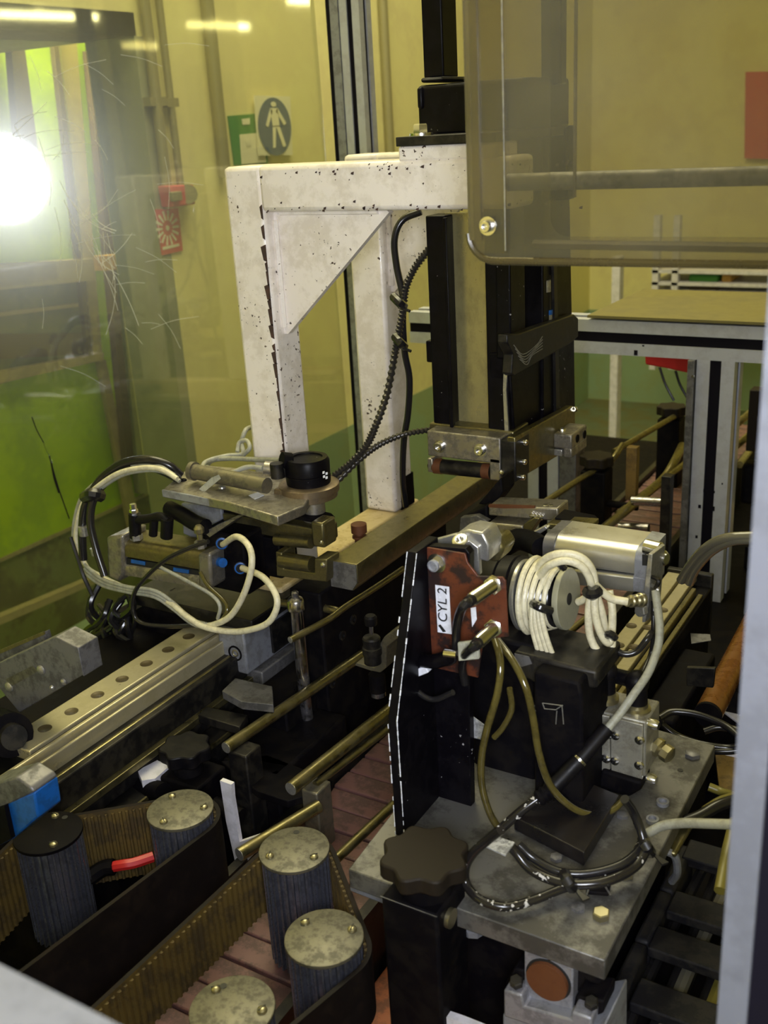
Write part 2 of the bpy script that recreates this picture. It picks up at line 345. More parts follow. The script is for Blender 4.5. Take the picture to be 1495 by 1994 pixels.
t('window_rail', MB().pp([(-40,728),(190,686),(190,700),(-40,752)], (.03,0,0), x=XD+.03), 'tan')
t('window_bar', MB().pp([(-40,612),(165,588),(165,594),(-40,620)], (.02,0,0), x=XD+.03), 'tan')
t('machine_behind_glass', MB().pp([(-40,650),(165,648),(170,688),(-40,700)], (.02,0,0), x=XD+.02), 'brown')
t('kick_rail', MB().pp([(-60,1218),(176,1120),(182,1130),(-60,1234)], (.03,0,0), x=XD+.25), 'tan')
struct('trim_4', MB().box(XD+.0, XW-.0, -.6, YJ, ZJ, ZJ+.06), 'jamb')
struct('trim_5', MB().box(XD, XW+.3, -1.0, 3.2, .0, .015), 'dado')

# conduits, alarm and signs on the cream wall
def conduit(u0, v0, u1, v1, r, lab, clips=()):
    a, b = P(u0, v0, x=XW+.02), P(u1, v1, x=XW+.02); x = a.x; y = (a.y+b.y)/2
    t = T('wall_conduit', lab, 'conduit', (x, y, b.z))
    t('pipe', MB().cyl((x,y,min(b.z,a.z)), (x,y,max(a.z,2.4)), r, n=12), 'pipe')
    for c in clips: t('clip', MB().box(x-.022, x+.01, y-r*2.2, y+r*2.2, P(u0+8, c, x=x).z-.012, P(u0+8, c, x=x).z+.012), 'pipe')
conduit(283, 0, 322, 365, .016, 'thicker grey conduit running down the cream wall to the red alarm box', (198,))
conduit(316, 0, 345, 365, .011, 'thinner grey conduit just right of the thick one above the alarm box', (200,))
conduit(405, 0, 436, 345, .020, 'tall grey conduit on the cream wall left of the green sign', ())
conduit(745, 0, 775, 600, .018, 'faint pale conduit on the wall right of the slotted corner post', ())
t = T('alarm_box', 'small red fire alarm call box at the foot of two conduits', 'alarm', P(335, 400, x=XW))
t('housing', MB().pp([(306,362),(352,360),(356,398),(314,404)], (.05,0,0), x=XW+.004), 'pink', bev=.004)
t('button', MB().pp([(328,374),(348,372),(350,390),(331,393)], (.012,0,0), x=XW+.056), 'pipe', bev=.002)
t('siren', MB().cyl(P(366, 378, x=XW+.01), P(366, 378, x=XW+.06), .028, n=16), 'pipe')
t = T('alarm_sign', 'red sign with a white burst of rays under the alarm box', 'sign', P(330, 495, x=XW))
t('board', MB().pp([(301,408),(345,405),(354,488),(314,497)], (.004,0,0), x=XW+.002), 'redsign')
mb = MB(); c = P(326, 444, x=XW+.0065)
for k in range(14):
    a = 2*math.pi*k/14
    for q in (0,):
        e = Vector((0, math.cos(a), math.sin(a))); g = Vector((0, -math.sin(a), math.cos(a)))
        mb.prism([c+e*.022+g*.003, c+e*.022-g*.003, c+e*.050-g*.004, c+e*.050+g*.004], (.001,0,0))
mb.prism([c+Vector((0, .008*math.cos(k*math.pi/4), .008*math.sin(k*math.pi/4))) for k in range(8)], (.001,0,0))
t('ray_burst', mb, 'wht')
t('caption_bar', MB().pp([(316,481),(348,474),(349,479),(317,487)], (.001,0,0), x=XW+.0065), 'wht')
t = T('pedestrian_sign', 'white card with a blue oval and white walking figure on the wall', 'sign', P(535, 300, x=XW))
t('card', MB().pp([(493,186),(563,188),(568,302),(503,303)], (.004,0,0), x=XW+.012), 'wht')
c = P(535, 247, x=XW+.0175); ey = abs(P(567, 247, x=XW+.0175).y-P(503, 247, x=XW+.0175).y)/2; ez = (P(535,190,x=XW).z-P(535,303,x=XW).z)/2
t('blue_disc', MB().prism([c+Vector((0, ey*math.cos(a*math.pi/18), ez*math.sin(a*math.pi/18))) for a in range(36)], (.001,0,0)), 'bluesign')
mb = MB(); k = ez/56.0; ky = ey/32.0; q = Vector((c.x+.002, c.y, c.z))
def fig(ps): mb.prism([q+Vector((0, a*ky, b*k)) for a, b in ps], (.001,0,0))
fig([(-7,36),(7,36),(8,0),(-5,0)]); fig([(-7,36),(-3,30),(-14,0),(-18,4)]); fig([(7,36),(3,30),(17,2),(22,6)])
fig([(-5,2),(1,2),(-3,-40),(-8,-40)]); fig([(1,2),(8,2),(18,-38),(12,-40)])
mb.prism([q+Vector((0, 5*ky*math.cos(a*math.pi/6), (43+5*math.sin(a*math.pi/6))*k)) for a in range(12)], (.001,0,0))
t('walking_figure', mb, 'wht')
t = T('exit_sign', 'green and pale sign partly covered by the pedestrian card', 'sign', P(470, 320, x=XW))
t('board', MB().pp([(442,226),(512,220),(520,318),(455,322)], (.004,0,0), x=XW+.001), 'greensign')
t('arrow_panel', MB().pp([(466,262),(510,258),(518,316),(470,320)], (.001,0,0), x=XW+.006), 'wht')
t('symbol', MB().pp([(470,232),(486,230),(486,242),(472,243)], (.001,0,0), x=XW+.006).pp([(478,272),(488,271),(489,284),(480,285)], (.001,0,0), x=XW+.0075), 'wht')
solo('wall_notice', MB().pp([(1452,140),(1560,138),(1560,312),(1450,308)], (0,-.01,0), y=5.97), 'redsign', 'red notice on the far wall seen through the smoked guard', 'sign')
# far shelving and posts seen over the beige cover
t = T('storage_rack', 'white rack with green and orange crates far behind the cover', 'rack', P(1370, 620, y=5.2))
for u in (1268, 1306, 1500): t('upright', MB().fb(u, 420, u+12, 720, 5.2, .04), 'whiteplas')
for v in (528, 552, 568): t('shelf', MB().fb(1268, v, 1512, v+6, 5.2, .35), 'whiteplas')
solo('crate', MB().fb(1340, 535, 1398, 551, 5.25, .25), 'greensign', 'dark green crate on the far white rack', 'crate', bev=.01)
solo('crate', MB().fb(1404, 535, 1424, 551, 5.25, .25), 'wood', 'orange crate at the right on the far white rack', 'crate', bev=.01)
solo('crate', MB().fb(1340, 559, 1395, 567, 5.25, .25), 'brown', 'dark low box under the green crate on the rack', 'box', bev=.01)
solo('pale_post', MB().box(P(1190,550,y=4.6).x, P(1206,550,y=4.6).x, 4.6, 4.66, 0, P(1200,500,y=4.6).z), 'whiteplas', 'slim pale post standing behind the beige cover', 'post', bev=.004)

# ================================================================== GUARDING
PN = ray(36, 360).normalized(); P0 = P(641, 150, y=1.93); P0.z = 0
def onpane(u, v, off=0):
    d = ray(u, v); tt = ((P0-CAM).dot(PN)-off)/d.dot(PN); return CAM+d*tt
t = T('guard_pane', 'large scratched clear pane hinged at the slotted corner post', 'pane', (-1.4, 1.6, 0))
e = Vector((PN.y, -PN.x, 0)).normalized(); a = P0-e*.004; b = P0-e*1.25; upv = e.cross(PN).normalized(); upv = upv if upv.z > 0 else -upv
t('clear_sheet', MB().prism([a+upv*.35, b+upv*.35, b+upv*2.6, a+upv*2.6], PN*.006), 'clear')
mb = MB(); rnd = random.Random(4)
for i in range(46):
    an = rnd.uniform(-.4, 2.2); rr = rnd.uniform(85, 190); u0 = 40+rr*math.cos(an); v0 = 365-rr*math.sin(an-.9)
    L = rnd.uniform(30, 120); di = rnd.choice((rnd.uniform(.9,1.5), rnd.uniform(.9,1.5), rnd.uniform(-.8,-.3))); cu = rnd.uniform(-.5, .5)
    pl = [onpane(u0+L*s*math.cos(di+cu*s), v0+L*s*math.sin(di+cu*s), .002) for s in (0, .33, .66, 1)]
    mb.tube(pl, rnd.uniform(.00025, .0005), n=4, sub=3)
for i in range(26):
    u0 = rnd.uniform(0, 330); v0 = rnd.uniform(80, 760); L = rnd.uniform(30, 110); di = rnd.uniform(-.6, 1.4)
    mb.tube([onpane(u0+L*s*math.cos(di+.2*s), v0+L*s*math.sin(di+.2*s), .002) for s in (0, .5, 1)], .0003, n=4, sub=3)
t('scratches', mb, 'scratch', kind='stuff')
mb = MB()
for a0, b0, r in (((62,812),(85,862),.0012),((85,862),(98,890),.0005),((96,888),(135,1010),.0014),((140,1015),(168,1110),.0006),((100,900),(115,960),.0022)):
    mb.tube([onpane(*a0, .002), onpane((a0[0]+b0[0])/2-2, (a0[1]+b0[1])/2, .002), onpane(*b0, .002)], r, n=5, sub=3)
t('dark_scuff', mb, 'blk', label='thin dark broken scuff on the lower pane')
# fluorescent battens overhead behind the camera (they mirror in the pane)
for k, (u, v, L) in enumerate(((425, 50, 110), (80, 30, 190), (272, 89, 60), (592, 2, 60))):
    h = onpane(u, v); d = (h-CAM).normalized(); r = d-PN*2*d.dot(PN); q = h+r*min(6.5, (3.75-h.z)/max(r.z, .01), (5.7-h.x)/max(r.x, .01), (h.y+3.7)/max(-r.y, .01))
    ln = L/F*8.6/2; ax = Vector((.64, .77, -.06)).normalized()
    t = T('ceiling_lamp', ['nearest hanging fluorescent lamp mirrored above the arch','hanging fluorescent lamp mirrored at the top left of the pane','short hanging fluorescent lamp mirrored beside the doorway head','small far fluorescent lamp mirrored near the corner post top'][k], 'lamp', q)
    t('tube', MB().cyl(q-ax*ln, q+ax*ln, .024, n=12), 'lamp')
    t('batten', MB().box(q.x-.03, q.x+.03, q.y-.03, q.y+.03, q.z+.03, q.z+.08), 'wht')
# corner post of the guarding
t = T('corner_post', 'tall slotted aluminium post behind the white arch', 'post', (-1.23, 1.95, 0))
xc0, xc1 = P(668,150,y=1.93).x, P(706,150,y=1.93).x
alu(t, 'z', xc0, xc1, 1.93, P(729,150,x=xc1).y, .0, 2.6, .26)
t('side_profile', MB().box(P(650,150,y=1.93).x, xc0-.003, 1.93, 1.96, 0, 2.6), 'alub')
t('black_seal', MB().box(P(640,150,y=1.93).x, P(649,150,y=1.93).x, 1.935, 1.95, 0, 2.6), 'slot')
# tunnel frame of slotted aluminium
YB = 1.9
zt, zb = P(1300, 629, y=YB).z, P(1300, 697, y=YB).z; dz = zt-zb
t = T('frame_beam', 'horizontal slotted aluminium beam under the beige cover', 'beam', (-.4, YB, 0))
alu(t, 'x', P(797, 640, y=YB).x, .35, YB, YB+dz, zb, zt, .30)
t('scuff', MB().fb(1234, 682, 1241, 692, YB-.0006, .0004).fb(1250,672,1254,675, YB-.0006, .0004), 'slot')
x0, x1 = P(1352, 800, y=YB).x, P(1425, 800, y=YB).x
t = T('frame_post', 'spotted slotted aluminium post right of the conveyor', 'post', (x0, YB, 0))
alu(t, 'z', x0, x1, YB, YB+.07, .741, zb, .30)
mb = MB()
for u, v, r in ((1372,955,3),(1362,986,3),(1356,1045,2.5),(1374,985,2),(1345,1195,2),(1390,958,2),(1388,990,4),(1406,942,1.5),(1352,1350,2)):
    mb.fb(u-r, v-r, u+r*.8, v+r*1.3, YB-.0006, .0004)
t('paint_spots', mb, 'slot', kind='stuff')
t = T('frame_angle', 'flat bluish grey drilled strip against the left of the spotted post', 'strip', (x0, YB, 0))
t('flat_strip', MB().box(P(1334, 800, y=YB-.01).x, x0-.002, YB-.01, YB+.05, .741, zb), 'cast', bev=.001)
t('rivet', MB().cyl(P(1349, 733, y=YB-.01), P(1349, 733, y=YB-.01)+Vector((0,-.003,0)), .003, n=10), 'bright')
xa, xb = P(1028, 980, y=YB).x, P(1086, 980, y=YB).x
t = T('frame_post', 'slotted aluminium post left of the conveyor below the tower', 'post', (xa, YB, 0))
alu(t, 'z', xa, xb, YB, YB+.07, .741, zb, .30)
solo('side_strip', MB().box(xb+.003, P(1120, 980, y=YB).x, YB, YB+.05, .741, P(1100,880,y=YB).z+.03), 'cast', 'bluish grey flat strip beside the left conveyor frame post', 'strip', bev=.001)
zc = zt+.004
solo('cover_sheet', MB().prism([(P(1125,628,z=zc).x, YB-.004, zc), (.35, YB-.004, zc), (.35, P(1380,571,z=zc).y, zc), (P(1250,568,z=zc).x, P(1380,571,z=zc).y, zc)], (0,0,.005)), 'beige', 'flat beige cover sheet lying on the aluminium beam', 'cover')
t = T('red_tool', 'red plastic box hanging below the aluminium beam with two black leads', 'box', P(1290, 720, y=2.2))
t('case', MB().pp([(1255,690),(1345,690),(1345,728),(1300,718),(1256,710)], (0,.06,0), y=2.2), 'red', bev=.003)
for a0, b0 in (((1284,715),(1312,780)),((1315,722),(1338,775))): t('lead', MB().tube([P(*a0, y=2.21), P((a0[0]+b0[0])/2-3, (a0[1]+b0[1])/2, y=2.21), P(*b0, y=2.21)], .003), 'blk')
# foreground frame through which the picture is taken
t = T('door_post', 'bright out of focus aluminium upright at the right edge', 'post', (-.06, .45, 0))
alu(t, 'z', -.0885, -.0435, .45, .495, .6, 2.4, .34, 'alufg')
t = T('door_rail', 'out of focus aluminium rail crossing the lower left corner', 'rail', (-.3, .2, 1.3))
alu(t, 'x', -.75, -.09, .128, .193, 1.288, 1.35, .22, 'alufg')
# smoked guard hood
YG = .80
u_, d_ = P(915, 490, y=YG), P(985, 500, y=YG)
xl = P(908, 250, y=YG).x; zbm = P(1200, 520, y=YG).z; r = .022; th = .005
def hood_outline(o):
    q = [(xl+o, 2.3)]
    for k in range(7):
        a = math.pi+k*math.pi/12; q.append((xl+r+(r-o)*math.cos(a), zbm+r+(r-o)*math.sin(a)))
    return q+[(.45, zbm+o)]
t = T('guard_hood', 'smoked polycarbonate hood hanging over the right of the machine', 'guard', (xl, YG, zbm))
oq = hood_outline(0)
t('front_sheet', MB().prism([(x, YG, z) for x, z in oq]+[(.45, YG, 2.3)], (0,.005,0)), 'smoke')
iq = hood_outline(.004)
mb = MB()
for (xa_, za_), (xb_, zb_), (xc_, zc_), (xd_, zd_) in zip(oq[:-1], oq[1:], iq[:-1], iq[1:]):
    mb.prism([(xa_,YG+.0055,za_),(xb_,YG+.0055,zb_),(xd_,YG+.0055,zd_),(xc_,YG+.0055,zc_)], (0,.16,0))
t('wrapped_edge_sheet', mb, 'smoke2', smooth=False)
xs = P(985, 300, y=YG).x
t('corner_strip', MB().box(xl+.006, xs, YG-.004, YG-.0005, zbm+.010, 2.3), 'smoke2')
t('back_sheet_edge', MB().box(P(1116,250,y=YG+.16).x, P(1120,250,y=YG+.16).x, YG+.16, YG+.164, zbm+.04, 2.3), 'smoke_edge')
rim = [(x, YG-.001, z) for x, z in oq[1:]]
t('side_band', MB().box(xl+.001, xl+.0125, YG-.0035, YG-.0005, zbm+.02, 2.3), 'smoke_edge')
t('bottom_rim', MB().tube([(x, y, z+.0035) for x, y, z in rim], .0030, n=8, sub=1), 'rim')
t('left_rim', MB().tube([(xl+.001, YG-.001, zbm+.02), (xl+.001, YG-.001, 2.3)], .0010, n=8, sub=1), 'slot')
t('edge_highlight', MB().tube([(xs, YG-.004, zbm+.012), (xs, YG-.004, 2.3)], .0006, n=6, sub=1), 'alus')  # thin bright tube draws the highlight along the strip's edge
t('dirt_line', MB().tube([(xs+.02, YG+.007, zbm+.016), (.1, YG+.007, zbm+.013), (.45, YG+.007, zbm+.016)], .004, n=6, sub=6), 'smoke_edge')
p = P(950, 440, y=YG-.0045)
mb = MB().lathe(p, (0,-1,0), [(.0075,0),(.0075,.0012)], 20); s_ = t('cap_screw', capscrew(p+Vector((0,-.0012,0)), (0,-1,0), .0048, .006, mb), 'bright')
ztb = P(1250, 350, y=1.0).z
t('cross_tube', MB().cyl((P(990, 355, y=1.0).x, 1.0, P(990,355,y=1.0).z), (.45, 1.0, P(990,355,y=1.0).z+.0), .0085, n=20), 'cast')

# ================================================================== WHITE PRESS FRAME
xA, xB, yF, yR = -.91, -.85, 1.12, 1.409
zT = P(440, 325, x=xA).z; zBm = P(700, 411, y=yF).z; zF = 1.037
t = T('press_frame', 'chipped white welded steel arch frame carrying the black tower', 'frame', (xA, yF, zF))
for y in (yF, yR):
    t('upright', MB().box(xA, xB, y, y+.06, zF, zT), 'white', bev=.006)
    t('top_beam', MB().box(xB-.004, (-.50 if y == yF else -.62), y, y+.06, zBm, zT), 'white', bev=.006)
    gx = P(750, 415, y=y+.02).x if y == yF else xB+.14; gz = P(566, 646, x=xB).z if y == yF else zBm-.15
    t('gusset', MB().prism([(xB, y+.022, zBm), (gx, y+.022, zBm), (gx+.004, y+.022, zBm-.004), (xB+.006, y+.022, gz), (xB, y+.022, gz)], (0,.01,0)), 'white')
    t('weld', MB().tube([(xB+.002, y+.020, zBm-.012), (xB+.002, y+.020, (zBm+gz)/2), (xB+.002, y+.020, gz+.01)], .005, n=6), 'white')
    t('weld', MB().tube([(xB+.012, y+.020, zBm-.002), (xB+.07, y+.020, zBm-.002), (gx-.01, y+.020, zBm-.002)], .004, n=6), 'white')
t('base_beam', MB().box(xA, xB, yF-.04, yR+.08, zF-.06, zF), 'cream', bev=.004)
t('oil_runs', MB().box(xB-.012, xB+.001, yR+.018, yR+.061, zF, zF+.055).box(xA+.03, xB+.001, yR+.061, yR+.0615, zF, zF+.03), 'dark')
rnd = random.Random(11); mb = MB()   # flaked-off paint down the front inner corner of the upright
zz = zT-.05
while zz > zF+.10:
    h = rnd.uniform(.008, .026); w_ = rnd.uniform(.002, .0045)*(1.9 if zT-.17 > zz > zT-.26 or rnd.random() < .15 else 1)
    mb.prism([(xB-.002-w_, yF-.0006, zz), (xB-.001, yF-.0006, zz+.003), (xB-.001, yF-.0006, zz-h), (xB-.002-w_*.6, yF-.0006, zz-h+.002)], (0,.0004,0)); zz -= h+rnd.choice((0, 0, .002, .009))
for k in range(60):
    x = rnd.uniform(xB+.0, -.42); w_ = rnd.uniform(.001, .004); z0 = rnd.choice((zT-.005-abs(rnd.gauss(0, .006)), zBm+abs(rnd.gauss(.004, .006))))
    mb.prism([(x, yF-.0006, z0), (x+w_, yF-.0006, z0+.001), (x+w_*.8, yF-.0006, z0-w_*.7), (x-.0005, yF-.0006, z0-w_*.5)], (0,.0004,0))
t('paint_chips', mb, 'chip', kind='stuff')
xp = P(772, 280, y=yF).x
t('pad', MB().box(xp, -.52, yF+.002, yF+.058, zT-.002, P(830, 283, y=yF).z), 'white', bev=.003)
zp = P(830, 283, y=yF).z
t('black_mount_plate', MB().box(xp, -.52, yF-.002, yF+.2, zp, P(830,264,y=yF).z), 'blackmet', bev=.001)
zp2 = P(830,264,y=yF).z; p = P(820, 252, y=yF+.02); p.z = zp2
t('bolt', hexhead(p, (0,0,1), .0095, .013, MB().lathe(p, (0,0,1), [(.014,0),(.014,.003)], 20)), 'bright')

# ================================================================== BLACK TOWER
yT = 1.235
t = T('lift_tower', 'black steel lifting tower hanging over the conveyor', 'tower', (-.62, yT, 1.2))
t('front_post', MB().fb(836, 420, 874, 838, yT, .035), 'black', bev=.002)
t('edge_rib', MB().fb(868, 424, 875, 832, yT-.006, .008), 'black', bev=.001)
t('front_post', MB().fb(944, 262, 988, 838, yT, .03), 'black', bev=.002)
t('slide_plate', MB().fb(872, 415, 948, 832, yT+.02, .012), 'slide')
t('cross_piece', MB().fb(836, 832, 1000, 848, yT-.004, .05), 'brush', bev=.002)
t('lug', MB().fb(829, 664, 842, 706, yT+.004, .03), 'black', bev=.002)
t('worn_edge', MB().pp([(979,515),(983,515),(987,650),(1000,668),(1001,690),(988,712),(985,760),(990,850),(994,905),(985,905),(979,760),(981,700),(992,688),(990,664),(980,650)], (0,.004,0), y=yT-.003), 'alus', label='paint worn to bare metal along the post corner')
xr = P(1000, 700, y=yT).x
def sb(mb, uvs, x, wid): return mb.pp(uvs, (-wid,0,0), x=x)
t('side_post', sb(MB(), [(992,300),(1020,300),(1024,700),(994,700)], xr+.001, .02), 'black', bev=.002)
t('rear_post', sb(MB(), [(1056,200),(1106,200),(1118,830),(1058,870)], xr, .035), 'black', bev=.002)
t('rear_post_rib', sb(MB(), [(1078,510),(1084,508),(1090,800),(1083,804)], xr+.004, .01), 'blackmet')
t('lower_body', sb(MB(), [(992,690),(1118,640),(1120,800),(1002,850)], xr-.004, .03), 'black', bev=.002)
t('drive_box', MB().fb(812, 158, 1030, 262, yT-.02, .13), 'black', bev=.005)
t('drive_box_cap', MB().fb(818, 150, 862, 160, yT-.018, .10).fb(811, 170, 822, 212, yT-.024, .05), 'black', bev=.003)
t('rear_plate', MB().fb(905, 250, 1104, 392, yT+.12, .03), 'black', bev=.003)
t('guide_column', MB().fb(818, -200, 858, 152, yT, .04), 'black', bev=.002)
t('guide_column', MB().fb(1052, -200, 1092, 165, yT+.05, .02), 'black', bev=.002)
t('brace_arm', sb(MB(), [(988,652),(1010,650),(1118,612),(1126,620),(1126,655),(1112,668),(1002,732),(996,728),(999,690),(988,668)], xr+.012, .014), 'blackmet', bev=.0015)
mb = MB()
for k in range(5):
    mb.tube([P(1000+k*3, 672+k*7, x=xr+.0125), P(1018+k*2, 690+k*5, x=xr+.0125), P(1044-k*2, 672+k*5, x=xr+.0125), P(1056, 655+k*6, x=xr+.0125)], .0006, n=4, sub=4)
t('grinding_marks', mb, 'alus', kind='stuff')
t = T('limit_switch', 'slim pneumatic fitting with blue band on the rear tower post', 'fitting', P(1062, 625, y=1.36))
t('body', MB().cyl(P(1063, 535, y=1.36), P(1063, 605, y=1.36), .0075, n=14).cyl(P(1058,590,y=1.36), P(1070,592,y=1.36), .010, n=14), 'blackmet')
t('collar', MB().cyl(P(1061, 545, y=1.352), P(1061, 568, y=1.352), .008, n=14), 'alus')
t('blue_band', MB().cyl(P(1064, 603, y=1.36), P(1064, 612, y=1.36), .0085, n=14), 'blue')
t('union', MB().cyl(P(1064, 612, y=1.36), P(1064, 630, y=1.36), .008, n=14), 'alus')
t('air_hose', MB().tube(pts([(1060,520),(1045,540),(1022,549)], y=1.36), .004), 'blk')

t = T('press_carriage', 'grubby steel clamp block with a roller at the foot of the tower', 'clamp block', P(900, 900, y=yT))
yc = yT-.03
t('block', MB().fb(832, 846, 974, 896, yc, .05), 'steel', bev=.002)
for u, v in ((856, 869), (935, 876)): 
    p = P(u, v, y=yc); t('cap_screw', capscrew(p, (0,-1,0), .0068, .007, MB().lathe(p,(0,-1,0),[(.009,0),(.009,.001)],16)), 'bright')
t('roller_fork', MB().fb(832, 893, 842, 920, yc+.004, .03), 'steel', bev=.0015); t('roller_fork', MB().fb(953, 893, 974, 936, yc, .04), 'steel', bev=.0015)
a, b = P(846, 907, y=yc+.014), P(957, 918, y=yc+.014)
t('roller', MB().cyl(a, b, .0105, n=20), 'blackmet')
for q in (.08, .93): c = a.lerp(b, q); t('bush', MB().cyl(c-(b-a).normalized()*.006, c+(b-a).normalized()*.006, .0109, n=20), 'rustend')
t('axle_nut', hexhead(a-(b-a).normalized()*.001, a-b, .006, .008), 'dark')
t('corner_block', MB().fb(975, 858, 1004, 938, yc-.004, .045), 'blackmet', bev=.002)
t('roller_screw', panhead(P(977, 920, y=yc-.004), (0,-1,0), .004, .004), 'bright')
xq = P(1006, 900, y=yc).x
t('side_plate', sb(MB(), [(1003,852),(1116,790),(1120,800),(1120,868),(1006,936)], xq, .012), 'brush', bev=.0015)
mb = MB()
for u, v in ((1018,861),(1016,899),(1013,929)): capscrew(P(u, v, x=xq), (1,0,0), .004, .006, mb)
t('side_screws', mb, 'bright')
capscrew(P(1120,797,x=xq), (0,-1,.3), .004, .008, mb2 := MB()); t('end_screw', mb2, 'bright')
yk = P(1078, 870, x=xq).y
t('end_clamp', MB().fb(1077, 846, 1113, 874, yk, .06).fb(1096, 872, 1113, 892, yk, .06), 'steel', bev=.002)
t('clamp_tongue', MB().fb(1077, 875, 1094, 888, yk+.002, .03), 'alus', bev=.001)
t('set_screw', capscrew(P(1095, 843, y=yk+.015), (0,0,1), .005, .007), 'bright')
mb = MB()
for u, v in ((1124, 854), (1138, 846)): q = P(u, v, x=P(1113,870,y=yk).x+.0002); mb.lathe(q, (1,0,0), [(.006,0),(.006,.0006),(.004,.0006),(.004,.0002)], 14)
t('sunk_screw', mb, 'dark')
# transfer bar under the carriage
p0 = P(671, 1095, z=1.13); p1 = P(623, 1101, z=1.13)
t = T('transfer_bar', 'long square brassy steel bar reaching from the gripper to the tower', 'bar', p0)
xs0, xs1 = p1.x, p1.x+.042
pr = [(xs0, 0, 1.13), (xs1, 0, 1.13), (xs1, 0, 1.104), (xs1-.008, 0, 1.092), (xs0, 0, 1.092)]
yn = p0.y
t('bar', MB().prism([(x, yn, z) for x, _, z in pr], (0,.46,0)), 'brush', bev=.001)
t('end_face', MB().prism([(x, yn-.0012, z) for x, _, z in [(xs0+.001,0,1.129),(xs1-.001,0,1.129),(xs1-.001,0,1.105),(xs1-.009,0,1.093),(xs0+.001,0,1.093)]], (0,.001,0)), 'cast')
# ================================================================== MACHINE BED AND CONVEYOR
ZB = .74
solo('machine_bed', MB().box(-1.12, -.10, .30, 2.9, .62, ZB), 'dark', 'long oily dark machine bed carrying all the machinery', 'machine bed', bev=.003)
solo('bed_frame', MB().box(-1.08, -1.0, .35, 2.8, .0, .62).box(-.2, -.12, .35, 2.8, 0, .62).box(-1.0,-.2,.35,.43,0,.62), 'dark', 'dark steel underframe below the machine bed', 'frame')
solo('side_cabinet', MB().box(-.085, .5, .62, 2.05, 0, .78), 'dark', 'dark low cabinet beyond the orange pipe at the right', 'cabinet', bev=.004)
solo('red_tray', MB().box(-.515, -.262, .34, 1.0, ZB, ZB+.02), 'pan', 'red oxide painted tray below the grey base plate', 'tray', bev=.003)
t = T('slat_conveyor', 'pinkish brown slat conveyor running away under the tower', 'conveyor', (-.62, 1.3, ZB))
t('bed', MB().box(-.70, -.535, .36, 2.85, ZB, .812), 'dark')
sl = MB().prism([(-.698,0,.812),(-.537,0,.812),(-.537,0,.830),(-.698,0,.830)], (0,.0355,0)); base = None
for i in range(64):
    y = .38+i*.0385
    if base is None:
        base = t('slat', MB().add([v for v in sl.v], sl.f), 'slat', bev=.002); base.location = Vector((0, y, 0))
    else:
        c = base.copy(); Col.objects.link(c); c.location = Vector((0, y, 0))
        c.location.z += .0012*(i % 2)
t('side_rail', MB().box(-.712, -.700, .36, 2.85, ZB, .842), 'blackmet'); t('side_rail', MB().box(-.535, -.523, .36, 2.85, ZB, .842), 'blackmet')
# ------------------------------------------------------------------ belts and pulleys
ZP = .97; RP = .0345
PUL = dict(A=(-.706,.685), B=(-.556,.686), C=(-.461,.598), D=(-.484,.495), E=(-.807,.591))
def pulley(k, lab, dark=False, h=.13, screws=()):
    x, y = PUL[k]; t = T('belt_pulley', lab, 'pulley', (x, y, ZP-h), 'toothed belt pulleys')
    n = 30; o = []
    for i in range(n):
        a = 2*math.pi*i/n
        for q, rr in ((-.2, RP-.0045), (-.13, RP-.0005), (.13, RP-.0005), (.2, RP-.0045)):
            aa = a+q*2*math.pi/n*1.1; o.append((x+rr*math.cos(aa), y+rr*math.sin(aa), ZP-h))
    t('toothed_drum', MB().prism(o, (0,0,h-.004)), 'toothm', smooth=False)
    t('end_disc', MB().lathe((x,y,ZP-.004), (0,0,1), [(RP+.001,0),(RP+.0015,.001),(RP+.0012,.0035),(RP,.004)], 40), 'dark' if dark else 'disc')
    for i, a in enumerate(screws):
        a = math.radians(a); p = (x+.026*math.cos(a), y+.026*math.sin(a), ZP)
        if a < 90: ob = t('screw', panhead(p, (0,0,1), .0045, .0035), 'rodb')
        e = Vector((math.cos(a+1), math.sin(a+1), 0)); g = Vector((-e.y, e.x, 0)); q = Vector(p)+Vector((0,0,.0034))
        mk_ = t('screw_slot', MB().prism([q+e*.004+g*.0005, q+e*.004-g*.0005, q-e*.004-g*.0005, q-e*.004+g*.0005], (0,0,.0004)), 'ink', parent=ob)
    hole = Vector((x+.026*math.cos(math.radians(screws[-1]+125)), y+.026*math.sin(math.radians(screws[-1]+125)), ZP)) if screws else None
    if hole: t('empty_hole', MB().cyl(hole, hole+Vector((0,0,.0003)), .0032, n=12), 'ink')
M['disc'] = mat('grubby_disc_metal', (.14,.13,.095), .42, .35, grime=(.035,.032,.022), amt=.65, scale=45, bump=.1)
M['rodb'] = mat('brassy_screw', (.42,.38,.24), .3, .9)
M['toothm'] = mat('dark_toothed_metal', (.17,.175,.22), .28, .7, grime=(.03,.03,.035), amt=.6, scale=30)
pulley('A', 'toothed pulley with three-screw disc at the upper left of the belts', screws=(150, 30, 270))
pulley('B', 'toothed pulley with spotted disc, the middle one beside the long guide rods', screws=(235, 355))
pulley('C', 'toothed pulley with clean pale disc nearest the black knob post', screws=(165, 45))
pulley('D', 'toothed pulley cut by the bottom edge of the picture', screws=(160, 20))
pulley('E', 'dark capped toothed pulley at the far left beside the blue block', dark=True, screws=(120, 330), h=.125)
